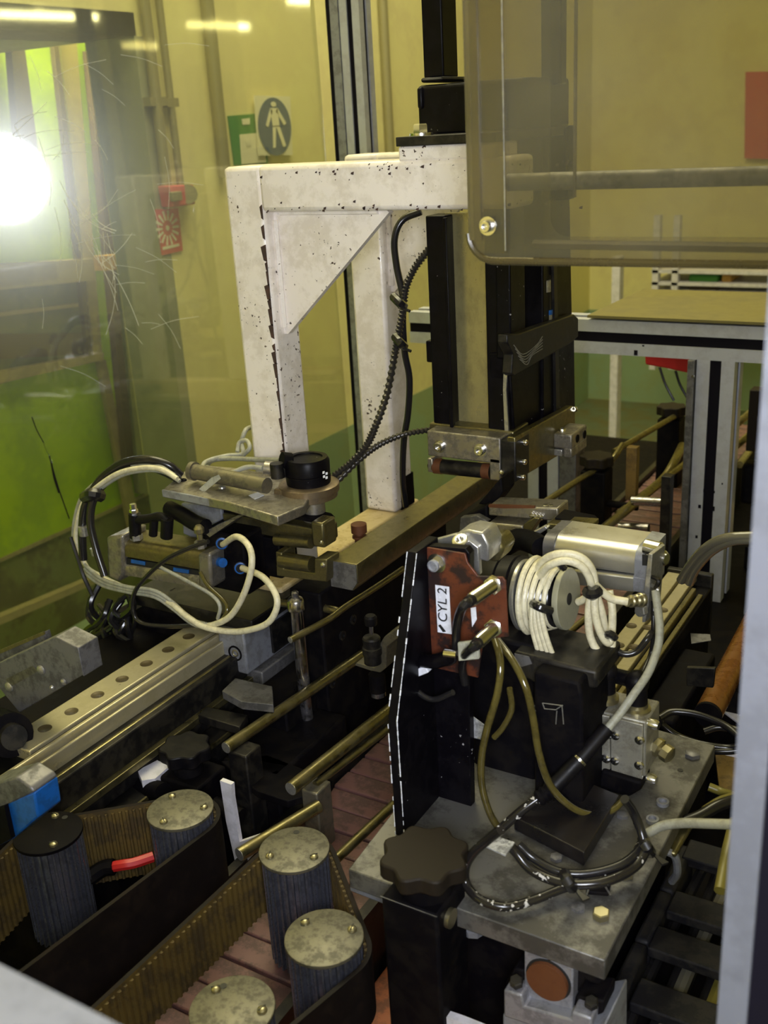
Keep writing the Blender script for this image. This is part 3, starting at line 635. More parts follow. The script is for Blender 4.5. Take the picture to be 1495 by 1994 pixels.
def belt(name, lab, path, zlo, zhi, inner_side):
    t = T(name, lab, 'belt', (path[0][0], path[0][1], zlo), None)
    n = len(path); th = .0045
    def off(i, d):
        a, b, c = Vector(path[i-1]), Vector(path[i]), Vector(path[(i+1) % n])
        t1 = (b-a).normalized(); t2 = (c-b).normalized(); nn = Vector((t1.y+t2.y, -(t1.x+t2.x))).normalized(); return b+nn*d
    outp = [off(i, th/2) for i in range(n)]; inp = [off(i, -th/2) for i in range(n)]
    vs = []; fs = []; f2 = []
    for p in outp: vs += [(p.x, p.y, zlo), (p.x, p.y, zhi)]
    for p in inp: vs += [(p.x, p.y, zlo), (p.x, p.y, zhi)]
    m = MB(); m.add(vs, [(2*i, 2*((i+1)%n), 2*((i+1)%n)+1, 2*i+1) for i in range(n)]); t('belt_back', m, 'beltout')
    k = 2*n; m = MB(); m.add(vs, [(k+2*i+1, k+2*((i+1)%n)+1, k+2*((i+1)%n), k+2*i) for i in range(n)]); t('belt_face', m, 'belt')
    m = MB(); m.add(vs, [(2*i+1, 2*((i+1)%n)+1, k+2*((i+1)%n)+1, k+2*i+1) for i in range(n)]); t('belt_edge', m, 'beltout')
    # ribs on the inner face
    L = 0; m = MB(); pitch = .0075; carry = 0
    for i in range(n):
        a, b = inp[i], inp[(i+1) % n]; ln = (b-a).length; d = (b-a).normalized() if ln > 1e-6 else Vector((1,0)); nn = Vector((-d.y, d.x))
        s_ = carry
        while s_ < ln:
            p = a+d*s_; w = .0022
            q = [p-d*w, p+d*w, p+d*w*.5+nn*.0028, p-d*w*.5+nn*.0028]
            m.prism([(v.x, v.y, zlo+.001) for v in q], (0,0,zhi-zlo-.005)); s_ += pitch
        carry = s_-ln
    t('belt_ribs', m, 'belt', kind='stuff', smooth=False)
def arc(c, r, a0, a1, n=10):
    return [(c[0]+r*math.cos(math.radians(a0+(a1-a0)*i/n)), c[1]+r*math.sin(math.radians(a0+(a1-a0)*i/n))) for i in range(n+1)]
rb = RP+.0055
# loop 1 counter-clockwise seen from above
belt('gripper_belt', 'left toothed gripper belt with smooth dark back turned to the centre',
     arc(PUL['A'], rb, -5, 128)+arc(PUL['E'], rb, 128, 188)+arc((-.745,.28), rb, 188, 355), .865, .958, 1)
belt('gripper_belt', 'right toothed gripper belt running round the three pale discs',
     arc(PUL['C'], rb, -12, 48)+arc(PUL['B'], rb, 48, 182)+arc((-.565,.33), rb, 182, 300)+arc(PUL['D'], rb, 300, 350), .885, .955, 1)
solo('red_lever', MB().tube([P(205,1690,z=.90),P(240,1684,z=.905),P(262,1680,z=.905),P(298,1668,z=.905)], .006, n=8), 'red', 'small red handle lying inside the left belt loop', 'handle')
solo('spring_coupling', MB().tube([P(170,1712,z=.895),P(200,1692,z=.9),P(222,1688,z=.902)], .009, n=8), 'dark', 'dark lever shaft joined to the red handle', 'shaft')

# ------------------------------------------------------------------ LEFT LINEAR AXIS
t = T('linear_axis', 'left linear guide rail with a row of screw holes', 'linear guide', (-.93, .8, .74))
t('rail_bar', MB().box(-.952, -.905, .66, 1.3, .985, 1.0), 'railm', bev=.0015)
t('rail_ridge', MB().box(-.900, -.893, .60, 1.3, .975, .999), 'railm', bev=.002)
t('rail_ridge', MB().box(-.905, -.900, .66, 1.3, .975, .995), 'dark')
t('rail_ridge', MB().box(-.889, -.884, .64, 1.3, .968, .992), 'railm', bev=.0015)
t('shaft', MB().cyl((-.874,.60,.966), (-.874,1.3,.966), .0065, n=16), 'rod')
t('housing', MB().box(-.985, -.862, .56, 1.32, .90, .972), 'blackmet', bev=.002)
t('housing_lip', MB().box(-.862, -.852, .60, 1.32, .925, .935), 'brush', bev=.001)
t('lower_channel', MB().box(-.99, -.835, .62, 1.3, .86, .897), 'blackmet', bev=.002)
t('lower_edge', MB().box(-.836, -.833, .66, 1.25, .893, .898), 'rod')
M['railm'] = M.get('railm')
for (u, v) in ((93,1420),(145,1387),(198,1355),(248,1325),(297,1295),(340,1268),(383,1243)):
    p = P(u, v, z=1.0003); t('screw_hole', MB().lathe((-.927, p.y, .9995), (0,0,1), [(.0085,0),(.0085,.0009),(.0072,.0009),(.0068,.0006)], 18), 'sink')
solo('rail_base', MB().box(-.99, -.84, .60, 1.34, ZB, .86), 'dark', 'dark casting under the left linear rail', 'casting')
t = T('slide_carriage', 'grey slide block with a round bore riding on the left rail', 'slide', (-.87, .985, .93))
t('upper_block', MB().box(-.892, -.846, .983, 1.13, .948, 1.012), 'alub', bev=.003)
t('lower_block', MB().box(-.885, -.835, 1.0, 1.16, .905, .946), 'cast', bev=.002)
p = P(458, 1272, y=.983)
t('bore_ring', MB().lathe(p, (0,-1,0), [(.0115,0),(.0115,.001),(.009,.001),(.009,-.004)], 20), 'dark')
t('bore_pin', MB().lathe(p+Vector((0,.001,0)), (0,-1,0), [(.0055,0),(.0055,.0015),(.004,.002),(.003,.0005)], 16), 'rodb')
t('end_cap', MB().box(-.846, -.842, 1.04, 1.12, .955, 1.0), 'blackmet')
solo('rear_housing', MB().box(-1.11, -.992, .60, 1.04, ZB, .955), 'dark', 'dark housing running along behind the left linear rail', 'housing', bev=.004)
# near left bracket block and blue block
t = T('drive_bracket', 'smudged pale cast bracket block at the left edge', 'bracket', P(60, 1400, y=.70))
y0 = .70
t('body', MB().pp([(-60,1330),(0,1342),(38,1388),(160,1315),(163,1318),(152,1262),(108,1240),(-20,1300)], (0,.03,0), y=y0), 'cast', bev=.002)
t('face_strip', MB().pp([(12,1322),(64,1296),(76,1306),(24,1336)], (0,-.0012,0), y=y0-.0002), 'disc')
for u, v, r in ((18,1337,.0065),(80,1304,.006),(124,1327,.004),(102,1338,.003)): t('bolt', panhead(P(u, v, y=y0-.0005), (0,-1,0), r, .003), 'alus')
t('yellow_edge_plate', MB().pp([(-20,1278),(84,1232),(86,1238),(92,1262),(-20,1312)], (0,.01,0), y=y0+.035), 'cast')
t('yellow_edge', MB().pp([(-20,1274),(84,1230),(86,1236),(-20,1282)], (0,.002,0), y=y0+.032), 'rod')
t = T('limit_roller', 'dark round roller below the pale cast bracket at the left edge', 'roller', P(20, 1440, y=.66))
t('drum', MB().cyl(P(-14,1418,y=.68), P(22,1432,y=.66), .026, n=24), 'dark')
t('collar', MB().cyl(P(22,1432,y=.66), P(28,1436,y=.655), .015, n=24), 'blackmet')
t = T('blue_motor', 'bright blue block with a grey top at the left edge', 'motor', P(30, 1640, y=.53))
t('case', MB().pp([(-30,1580),(12,1562),(66,1543),(74,1592),(24,1635),(-30,1660)], (0,.03,0), y=.53), 'blue', bev=.002)
t('top_cap', MB().pp([(-30,1530),(30,1514),(58,1532),(66,1543),(8,1572),(-30,1584)], (0,.03,0), y=.5295), 'cast', bev=.002)
t('dark_side', MB().pp([(-30,1584),(8,1570),(22,1634),(-30,1660)], (0,.005,0), y=.524), 'dark')

# ------------------------------------------------------------------ LEFT GRIPPER HEAD
solo('gripper_base', MB().box(-1.06, -.835, .99, 1.18, 1.012, 1.030), 'blackmet', 'oily flat plate on the left slide under the small cylinder', 'plate', bev=.002)
solo('back_bracket', MB().pp([(250,1195),(330,1150),(420,1200),(420,1290),(268,1290)], (0,.012,0), y=1.02), 'dark', 'dark upright plate behind the left rail', 'plate', bev=.001)
t = T('air_cylinder', 'small oily twin-groove air cylinder with blue lettering on the left head', 'cylinder', P(300, 1150, y=.97))
yy = .965
def halfbody(t, name, u0, v0, u1, v1, h, y, dep, m, r=.008):
    a, b = P(u0, v0, y=y), P(u1, v1, y=y); ax = (b-a).normalized(); n_ = 8; prof = []
    up = Vector((0,0,1)); dn = -up; fw = Vector((0,1,0))
    q = []
    for k in range(n_+1):
        an = math.pi*.5*k/n_; q.append((r-r*math.sin(an), -r+r*math.cos(an)))
    pr = [a+fw*yy_+up*zz_ for yy_, zz_ in q]      # rounded upper front corner
    pr += [a+fw*0+dn*h, a+fw*dep+dn*h, a+fw*dep]
    t(name, MB().prism(pr, b-a), m)
halfbody(t, 'upper_barrel', 236, 1052, 392, 1078, .024, yy, .045, 'brush', .014)
halfbody(t, 'lower_barrel', 236, 1098, 392, 1122, .017, yy, .045, 'steel', .006)
t('groove', MB().pp([(238,1085),(392,1112),(392,1124),(238,1099)], (0,.03,0), y=yy+.003), 'ink')
t('blue_lettering', MB().pp([(255,1089),(282,1094),(282,1101),(255,1096)], (0,.001,0), y=yy+.001), 'blue').location.y -= 0
t('blue_lettering', MB().pp([(337,1105),(367,1110),(367,1117),(337,1112)], (0,.001,0), y=yy+.001), 'blue')
t('end_cap', MB().pp([(206,1046),(238,1042),(240,1118),(232,1134),(210,1124)], (0,.05,0), y=yy-.004), 'steel', bev=.004)
t('end_cap', MB().pp([(384,1078),(408,1078),(412,1146),(394,1152),(386,1140)], (0,.05,0), y=yy-.004), 'steel', bev=.004)
t('gland', MB().cyl(P(236,1062,y=yy+.01), P(244,1064,y=yy+.01), .010, n=18).cyl(P(236,1112,y=yy+.01), P(244,1113,y=yy+.01), .008, n=18), 'alus')
# elbow fittings on the cylinder
def fitting(lab, base, elems, cat='fitting', nm='air_fitting'):
    t = T(nm, lab, cat, base)
    for n_, mb, m in elems: t(n_, mb, m)
    return t
q = lambda u, v, y=.975: P(u, v, y=y)
fitting('black banjo elbow with a shiny square-headed screw on the left cylinder', q(262,1046), [
 ('stem', MB().cyl(q(264,1046), q(262,1000), .0085, n=16), 'rubber'), ('nut', hexhead(q(266,1050), (0,0,1), .009, .008), 'alus'),
 ('arm', MB().tube([q(264,1012), q(290,1010), q(312,1006), q(326,1016)], .0065, n=10), 'rubber'),
 ('leg', MB().cyl(q(326,1010), q(324,1046), .0085, n=14), 'rubber'), ('leg', MB().cyl(q(300,1012), q(298,1042), .006, n=14), 'rubber'),
 ('screw', MB().lathe(q(261,1000), (0,0,1), [(.006,0),(.006,.006),(.0045,.006),(.0045,.014)], 6), 'bright')])
fitting('brassy flow screw on the cap at the right end of the left cylinder', q(390,1060), [
 ('nut', hexhead(q(391,1066,.96), (0,0,1), .008, .010), 'steel'), ('knob', MB().lathe(q(389,1045,.96), (0,0,1), [(.004,-.004),(.004,.004),(.0065,.006),(.007,.012),(.004,.016)], 14), 'rodb')])
solo('black_sleeve', MB().tube([q(330,990,1.0), q(355,1003,.99), q(380,1018,.985), q(400,1026,.98)], .011, n=12), 'rubber', 'thick black rubber sleeve slanting down behind the left cylinder', 'sleeve')
t = T('valve_block', 'black valve block with two blue-collared push fittings', 'valve', q(450,1150,.99))
t('block', MB().fb(398, 1040, 478, 1150, .99, .05), 'dark', bev=.004)
t('angled_flap', MB().pp([(396,1036),(448,1012),(458,1012),(408,1046)], (0,.03,0), y=.985), 'steel')
for u, v in ((432,1058),(468,1106)):
    a = q(u, v, .985); d = Vector((.5,-.8,.15)).normalized()
    t('push_fitting', MB().cyl(a-d*.03, a, .009, n=14), 'rubber'); t('blue_collar', MB().lathe(a, d, [(.0078,0),(.0078,.0015),(.005,.002)], 16), 'blue'); t('hose_socket', MB().cyl(a, a+d*.004, .0056, n=14), 'rubber')
solo('blue_fitting', MB().cyl(q(420,1092,.985), q(434,1096,.975), .0065, n=14), 'blue', 'short blue collar between the two push fittings', 'fitting')
solo('stand_plate', MB().pp([(352,980),(430,985),(432,1012),(396,1030),(384,1052),(356,1040)], (0,.02,0), y=1.03), 'alub', 'blue-grey upright supporting the sensor plate', 'bracket', bev=.002)
# sensor plate
zq = 1.205
t = T('sensor_plate', 'grey mounting plate with chamfered corner under the black sensor', 'plate', P(450, 960, z=zq))
t('plate', MB().pp([(318,952),(446,978),(540,1006),(592,984),(606,962),(560,930),(470,912),(392,905),(358,918)], (0,0,-.013), z=zq), 'steel', bev=.0015)
t('front_bar', MB().pp([(318,952),(446,976),(446,992),(320,966)], (0,-.004,0), y=P(318,952,z=zq).y-.002), 'alub', bev=.001)
for u, v in ((432, 950),(357, 936)): t('screw', panhead(P(u, v, z=zq), (0,0,1), .005, .003), 'alus' if u > 400 else 'dark')
t('white_sticker', MB().pp([(484,965),(502,959),(514,965),(496,973)], (0,0,.0006), z=zq+.0004), 'label')
solo('clamp_barrel', MB().cyl(P(378,918,z=1.222), P(520,946,z=1.222), .0105, n=20).cyl(P(372,917,z=1.222), P(380,918,z=1.222), .013, n=20), 'steel2', 'oily brownish barrel lying on the sensor plate', 'cylinder')
cS = P(596, 880, y=1.06); cB = P(598, 945, y=1.06)
t = T('rotary_sensor', 'round black sensor cap on a brassy clamped ring', 'sensor', (cS.x, cS.y, cB.z))
zt_, zb_ = P(596, 890, y=1.06).z, P(596, 938, y=1.06).z
t('cap', MB().lathe((cS.x,cS.y,zb_), (0,0,1), [(.029,0),(.0295,.004),(.0295,.012),(.0285,.013),(.0295,.014),(.0295,zt_-zb_-.004),(.027,zt_-zb_),(.021,zt_-zb_),(.020,zt_-zb_-.002)], 36), 'black')
t('clamp_ring', MB().lathe((cS.x,cS.y,zb_-.022), (0,0,1), [(.030,0),(.037,.003),(.037,.010),(.040,.011),(.040,.020),(.034,.022)], 36), 'bronze')
t('clamp_ear', MB().pp([(532,952),(560,958),(582,962),(580,986),(556,990),(532,978)], (0,.03,0), y=1.025), 'bronze', bev=.002)
a = Vector((cS.x, cS.y, 0))
t('shaft', MB().cyl((cS.x+.004,cS.y,zb_-.022), (cS.x+.006,cS.y,zb_-.085), .0155, n=20), 'steel')
for k, (u, v) in enumerate(((628,918),(629,926),(634,920),(634,928))): t('print_mark', MB().pp([(u,v),(u+4,v-1),(u+4,v+4),(u,v+5)], (0,-.0004,0), y=1.0385), 'label')
fitting('small oily plug connector on the left of the black sensor cap', P(540,920,y=1.03), [
 ('body', MB().cyl(P(516,912,y=1.035), P(556,916,y=1.045), .010, n=14), 'steel'), ('nut', MB().cyl(P(538,902,y=1.03), P(541,930,y=1.03), .009, n=12), 'blackmet'),
 ('strain_relief', MB().cyl(P(548,896,y=1.04), P(566,898,y=1.05), .011, n=12), 'dark')], 'connector', 'plug_connector')
# gripper arm
t = T('gripper_arm', 'oily brassy gripper fork with two small rollers', 'gripper', P(560, 1120, y=1.02))
t('upper_arm', MB().fb(436, 1016, 628, 1046, 1.03, .035), 'brush', bev=.002)
t('upper_lug', MB().fb(606, 1018, 630, 1066, 1.018, .03), 'brush', bev=.003)
t('arm_cover', MB().pp([(430,1000),(486,995),(600,1016),(628,1022),(620,1014),(500,985),(436,990)], (0,.03,0), y=1.035), 'dark')
t('fork_body', MB().fb(478, 1046, 545, 1120, 1.03, .04), 'dark', bev=.002)
t('roller', MB().cyl(P(538,1050,y=1.025), P(606,1056,y=1.025), .0085, n=18), 'brush')
t('lower_bracket', MB().pp([(536,1074),(548,1076),(552,1108),(612,1116),(612,1088),(636,1090),(636,1134),(538,1122)], (0,.03,0), y=1.0), 'brush', bev=.0015)
t('roller', MB().cyl(P(548,1090,y=1.005), P(608,1099,y=1.005), .0105, n=18), 'brush')
t('pivot_screw', panhead(P(629,1100,y=1.0), (0,-1,0), .004, .003), 'bright'); t('pivot_screw', panhead(P(626,1056,y=1.018), (0,-1,0), .003, .003), 'bright')
t('top_screw', panhead(P(486,1001,y=1.04), (0,0,1), .004, .004), 'bright'); t('top_screw', panhead(P(497,1002,y=1.04), (0,0,1), .004, .004), 'bright')
solo('rubber_buffer', MB().lathe(P(700,1048,y=1.12), (0,0,1), [(.007,-.02),(.007,0),(.010,.001),(.010,.004),(.006,.005),(.006,.008),(.011,.009),(.011,.021),(.009,.022)], 18), 'rustend', 'rusty knurled stop screw standing behind the transfer bar', 'screw')

# ------------------------------------------------------------------ CABLES OF THE LEFT HEAD
def cable(lab, lst, r, m, y=None, nm='cable', group=None, sub=6, **k):
    return solo(nm, MB().tube(pts(lst, y=y) if not k.get('r_') else ramp(lst, *k['r_']), r, n=10, sub=sub), m, lab, 'cable' if 'hose' not in nm else 'hose', group)
cable('white air hose looping high from the upper blue-collared fitting', [(434,1060,.98),(461,1045,.95),(485,1065,.93),(490,1102,.92),(476,1154,.92),(450,1198,.925),(417,1216,.93),(387,1216,.935),(351,1190,.94),(329,1170,.95)], .0042, 'cable', nm='air_hose')
cable('white air hose sweeping low from the lower blue-collared fitting', [(472,1106,.97),(512,1124,.94),(538,1161,.925),(535,1194,.92),(513,1218,.92),(461,1230,.925),(402,1222,.925),(365,1201,.93),(332,1174,.94),(300,1158,.95),(255,1152,.96)], .0042, 'cable', nm='air_hose')
for i, (o, m, r, l) in enumerate((((0,0),'cable',.0035,'white hose on the inside of the bundle arching at the left'),((6,5),'grey',.003,'grey cable running along the arching bundle'),((-6,-6),'grey',.003,'thin grey cable on the outside of the arching bundle'))):
    lst = [(255,1152),(211,1132),(172,1108),(152,1069),(148,1036),(159,985),(181,955),(229,922),(277,911),(314,914),(345,932)]
    cable(l, [(u+o[0]*.8, v+o[1], .98+.01*i) for u, v in lst], r, m, nm='air_hose' if m == 'cable' else 'cable')
cable('thick black cable forming the top of the left arch', [(352,926,1.02),(328,906,1.01),(288,895,1.0),(240,902,1.0),(204,926,1.0),(181,955,.99),(165,988,.98),(160,1036,.975),(162,1090,.97)], .0062, 'blk')
cable('second black cable close under the top of the left arch', [(350,934,1.02),(300,912,1.01),(250,912,1.0),(212,934,1.0),(184,968,.98),(176,1014,.97),(186,1065,.965),(204,1122,.96)], .0058, 'blk')
for k, (u0, v0, u1, v1, l) in enumerate(((162,1025,164,1042,'silver band round the outer black cable of the arch'),(184,1066,188,1080,'silver band round the inner black cable of the arch'))):
    solo('cable_band', MB().cyl(P(u0,v0,y=.972-.006*k), P(u1,v1,y=.972-.006*k), .0072, n=14), 'alus', l, 'band')
t = T('cable_tie', 'black cable tie with a long loose tail round the arching bundle', 'cable tie', P(180, 960, y=.97))
t('knot', MB().tube([P(166,968,y=.965),P(180,962,y=.955),P(196,966,y=.97)], .009, n=8), 'blk')
solo('cable_tie_tail', MB().tube([P(137,1046,y=.96),P(150,1085,y=.955),P(162,1120,y=.95),P(180,1160,y=.95)], .003, n=6), 'blk', 'long thin loose black tie end hanging left of the bundle', 'cable tie')
for i in range(3):
    cable(['upper of the pale cables sagging below the small cylinder','middle of the pale cables sagging below the small cylinder','lowest of the pale cables sagging below the small cylinder'][i],
      [(165,1100+8*i,.97),(200,1128+6*i,.955),(250,1143+5*i,.945),(300,1150+6*i,.94),(335,1172+6*i,.94),(372,1205+4*i,.935),(402,1216+4*i,.93)], .0028, 'grey')
cable('thin black cable looping round in front of the small cylinder', [(406,1054,.95),(365,1069,.945),(321,1091,.94),(284,1124,.935),(262,1154,.93),(259,1190,.93),(277,1214,.93),(336,1220,.935),(400,1216,.94)], .0030, 'blk')
cable('grey lead crossing the small cylinder from its groove', [(307,1102,.955),(358,1128,.945),(410,1157,.94),(428,1180,.935),(424,1205,.935)], .0026, 'grey')
cable('olive lead curving down from the cap of the small cylinder', [(390,1114,.95),(405,1140,.945),(436,1170,.94),(442,1190,.935),(430,1210,.93)], .0026, 'olive')
cable('grey cable lying in a loop on the sensor plate', [(545,896,1.08),(500,895,1.10),(450,893,1.12),(415,896,1.12),(404,908,1.12),(420,918,1.10),(450,915,1.10)], .0035, 'grey')
cable('grey cable sweeping forward over the sensor plate to the plug', [(512,912,1.04),(480,910,1.04),(445,924,1.03),(415,930,1.04),(395,922,1.06),(400,900,1.10),(440,888,1.13),(472,884,1.14),(470,862,1.15),(478,838,1.16),(488,832,1.2)], .0035, 'grey')
cable('thin grey lead coiled at the foot of the white upright', [(462,880,1.12),(466,862,1.13),(480,858,1.13),(486,872,1.12),(474,886,1.12)], .0032, 'grey')
solo('paper_tag', MB().pp([(388,952),(398,958),(430,932),(426,924),(412,930)], (0,-.001,0), y=1.0), 'cardm', 'pale paper tag wrapped on the cable on the sensor plate', 'tag')
mb = MB(); rnd = random.Random(2)
for i in range(15):
    u, v = 212+rnd.uniform(-35,38), 1204+rnd.uniform(-28,30)
    solo('cable_end', MB().tube([P(u+rnd.uniform(-15,25), v-38, y=1.0), P(u+rnd.uniform(-25,25), v, y=.98), P(u+rnd.uniform(-30,30), v+28, y=.99), P(u+rnd.uniform(-40,50), v+52, y=1.0)], rnd.uniform(.003,.006), n=7), 'blk', 'short black cable in the tangle behind the left rail', 'cable', 'tangled black cables behind the left rail')
solo('motor_housing', MB().fb(215, 1235, 420, 1450, 1.04, .12), 'dark', 'dark housing behind the left rail under the cable tangle', 'housing', bev=.006)
cable('black cable running down left from the tangle', [(250,1195,.99),(200,1228,.98),(150,1256,.97),(120,1268,.96)], .004, 'blk')
# spiral conduits
def spiral(lab, lst, r):
    t = T('spiral_conduit', lab, 'conduit', P(lst[-1][0], lst[-1][1], y=lst[-1][2]))
    m = MB(); m.tube(pts(lst), r, n=10, sub=13, rf=lambda i, n: 1.0 if i % 2 else .62); t('sleeve', m, 'conduit')
spiral('black spiral conduit dropping from the tower to the sensor', [(836,484,1.27),(808,521,1.25),(790,562,1.24),(784,606,1.23),(775,654,1.22),(768,694,1.21),(753,768,1.19),(731,830,1.16),(713,868,1.14),(680,904,1.12),(644,932,1.10)], .0058)
spiral('black spiral conduit arching from the press carriage to the sensor', [(842,836,1.25),(790,845,1.22),(742,864,1.18),(702,893,1.14),(650,944,1.09)], .0048)
cable('thin glossy black hose hanging beside the rear white upright', [(820,412,1.28),(783,429,1.27),(768,466,1.26),(772,518,1.25),(784,577,1.24),(784,630,1.24),(788,687,1.25),(797,738,1.26),(794,805,1.27),(786,860,1.28),(784,933,1.30),(790,985,1.33)], .0048, 'blk', nm='air_hose')
for (u, v, w, l) in ((776,590,10,'black cable tie holding the conduit and hose, the upper one'),(778,668,9,'black cable tie holding the conduit and hose, the lower one')):
    t = T('cable_tie', l, 'cable tie', P(u, v, y=1.22))
    t('band', MB().tube([P(u-w,v-12,y=1.215),P(u+2,v,y=1.205),P(u+w,v+6,y=1.22)], .006, n=8), 'blk'); t('tail', MB().tube([P(u,v+8,y=1.21),P(u+12,v+12,y=1.21),P(u+22,v+16,y=1.21)], .0022, n=6), 'blk')

# ------------------------------------------------------------------ CENTRE: GUIDE RODS, POSTS, BLACK BODIES
solo('black_body', MB().box(-.79, -.74, 1.02, 1.38, ZB, 1.075), 'dark', 'tall black machine plate under the transfer bar', 'housing', bev=.003)
t = T('black_box', 'black box body behind the long guide rods', 'housing', (-.75, .95, ZB))
t('body', MB().box(-.80, -.712, .86, 1.02, ZB, .90), 'dark', bev=.004)
t('lid', MB().pp([(430,1482),(520,1470),(650,1520),(640,1536),(560,1560),(500,1540)], (0,0,-.01), z=.90), 'dark', bev=.001)
mb = MB()
for u, v in ((665,1237),(686,1206),(646,1330)): p = P(u, v, x=-.74+.0003); mb.lathe(p, (1,0,0), [(.008,0),(.008,.001),(.006,.001),(.005,.0004),(.003,.0004),(.003,.001)], 16)
for k, (u, v) in enumerate(((665,1237),(686,1206),(646,1330))):
    solo('socket_screw', capscrew(P(u, v, x=-.7398), (1,0,0), .007, .003), 'blackmet', ['socket screw in the tall black plate beside the chromed rod','highest small socket screw in the tall black plate','lowest socket screw low in the tall black plate'][k], 'screw')
t = T('chrome_rod', 'upright chromed rod standing behind the long guide rods', 'rod', P(603, 1450, y=1.0))
t('rod', MB().cyl(P(603,1452,y=.99), P(576,1172,y=.99), .0085, n=18), 'chrome')
t('collar', MB().lathe(P(576,1178,y=.99), (0,0,1), [(.0115,-.006),(.0115,.006),(.009,.010),(.005,.012),(.005,.018),(.003,.020)], 18), 'chrome')
solo('side_arm', MB().tube(pts([(545,1174,1.03),(600,1180,1.03),(650,1188,1.03),(655,1192,1.03)]), .0055, n=10), 'rod', 'short dull bar running from the chromed rod to the right', 'bar')
def rod(lab, lst, r, ends=True, m='rod', nm='guide_rod', base=None):
    t = T(nm, lab, 'rod', lst[0]); L = [Vector(p) for p in lst]
    t('rod', MB().tube(L, r, n=16, sub=1 if len(L) == 2 else 5), m)
    if ends: d = (L[0]-L[1]).normalized(); t('end_face', MB().cyl(L[0]-d*.0003, L[0]+d*.0006, r*.93, n=16), 'alus', label='bright sawn end')
    return t
rod('thin bent yellow-tinted rod at the upper middle with its end free', [P(565,1246,z=1.05), P(636,1208,z=1.052), P(672,1182,z=1.055), P(730,1145,z=1.055), P(785,1108,z=1.055)], .0045)
rod('long yellow-tinted guide rod ending above the square post', [P(440,1456,z=.95), P(716,1268,z=.95)], .0075)
rod('thick yellow-tinted guide rod ending at the small square peg', [P(566,1536,z=.93), P(800,1350,z=.93)], .0085)
rod('thin bar parallel below the thick guide rod', [P(614,1528,z=.915), P(800,1385,z=.915)], .0045, ends=False)
rod('low dark guide rod pointing at the lower left', [P(466,1664,z=.905), P(620,1570,z=.905)], .0078)
rod('yellow-tinted rod lying low over the pink slats', [P(655,1672,z=.875), P(800,1535,z=.875)], .0058, ends=False)
t = T('rod_post', 'square dark post holding the long yellow-tinted guide rod', 'post', P(480, 1600, y=.80))
t('post', MB().box(-.757, -.728, .825, .855, ZB, .945), 'blackmet', bev=.002)
a = P(478, 1470, z=.945)
solo('rod_post', MB().box(P(588,1560,y=.835).x, P(618,1560,y=.835).x, .835, .865, ZB, P(600,1524,y=.85).z), 'steel2', 'short square peg post beside the end of the thick rod', 'post', bev=.002)
rod('dull cross rod sticking out by the square dark post', [P(418,1566,y=.80), P(470,1590,y=.80)], .010, ends=False, m='dark', nm='cross_rod')
solo('white_strip', MB().pp([(428,1520),(450,1528),(452,1555),(466,1640),(502,1628),(506,1650),(462,1698),(440,1600)], (0,.006,0), y=.775), 'whiteplas', 'white plastic strip showing between the dark posts', 'strip')
solo('white_strip', MB().prism([P(110,1612,z=.895),P(236,1518,z=.895),P(330,1468,z=.895),P(338,1476,z=.895),P(240,1536,z=.895),P(128,1624,z=.895)], (0,0,-.155)), 'whiteplas', 'long white plastic edge under the left rail', 'strip')
solo('white_strip', MB().prism([P(268,1500,z=.915),P(306,1480,z=.915),P(330,1492,z=.915),P(302,1516,z=.915),P(276,1520,z=.915)], (0,0,-.02)), 'whiteplas', 'small white scrap beside the left star knob', 'scrap')
solo('ochre_strip', MB().prism([P(150,1600,z=.895),P(300,1500,z=.895),P(318,1512,z=.895),P(170,1612,z=.895)], (0,0,-.155)), 'cream', 'ochre strip beside the long white edge', 'strip')
cable('black cable curling over the white scrap left of the star knob', [(330,1478,.90),(290,1500,.88),(258,1522,.87),(225,1520,.87),(205,1528,.87),(215,1536,.87)], .003, 'blk')
# left star knob
def starknob(lab, c, r, h, m, lobes=7, stem=.018, post=None):
    t = T('star_knob', lab, 'knob', (c[0], c[1], c[2]-h-.02)); n = lobes*8
    pr = [(c[0]+r*(1+.085*math.cos(lobes*2*math.pi*i/n))*math.cos(2*math.pi*i/n+.3), c[1]+r*(1+.085*math.cos(lobes*2*math.pi*i/n))*math.sin(2*math.pi*i/n+.3), c[2]-h) for i in range(n)]
    t('grip', MB().prism(pr, (0,0,h)), m, bev=.002); t('stem', MB().cyl((c[0],c[1],c[2]-h-.02), (c[0],c[1],c[2]-h), stem, n=20), m)
    return t
kb = P(360, 1450, z=.95); starknob('dark star knob beside the left rail', kb, .030, .018, 'rubber')
t = T('knob_post', 'black clamp block under the left star knob', 'clamp', (kb.x, kb.y, ZB))
t('block', MB().box(kb.x-.03, kb.x+.035, kb.y-.025, kb.y+.03, ZB, .912), 'dark', bev=.003)
t('lug', MB().cyl(P(275,1530,y=kb.y-.03), P(318,1545,y=kb.y-.04), .013, n=18), 'dark')
for k, (poly, z, l) in enumerate((([(432,1345),(458,1320),(530,1336),(532,1372),(470,1366)], .97, 'tilted grey plate lying under the left slide'), ([(385,1392),(402,1376),(482,1392),(466,1416)], .945, 'narrow grey plate in front of the tilted plate'))):
    solo('packing_plate', MB().prism([P(u, v, z=z) for u, v in poly], (0,0,-.012)), 'cast' if k == 0 else 'blackmet', l, 'plate', bev=.001)
solo('support_block', MB().box(-.835, -.76, .95, 1.08, ZB, .93), 'dark', 'black support block under the tilted grey plate', 'block', bev=.003)
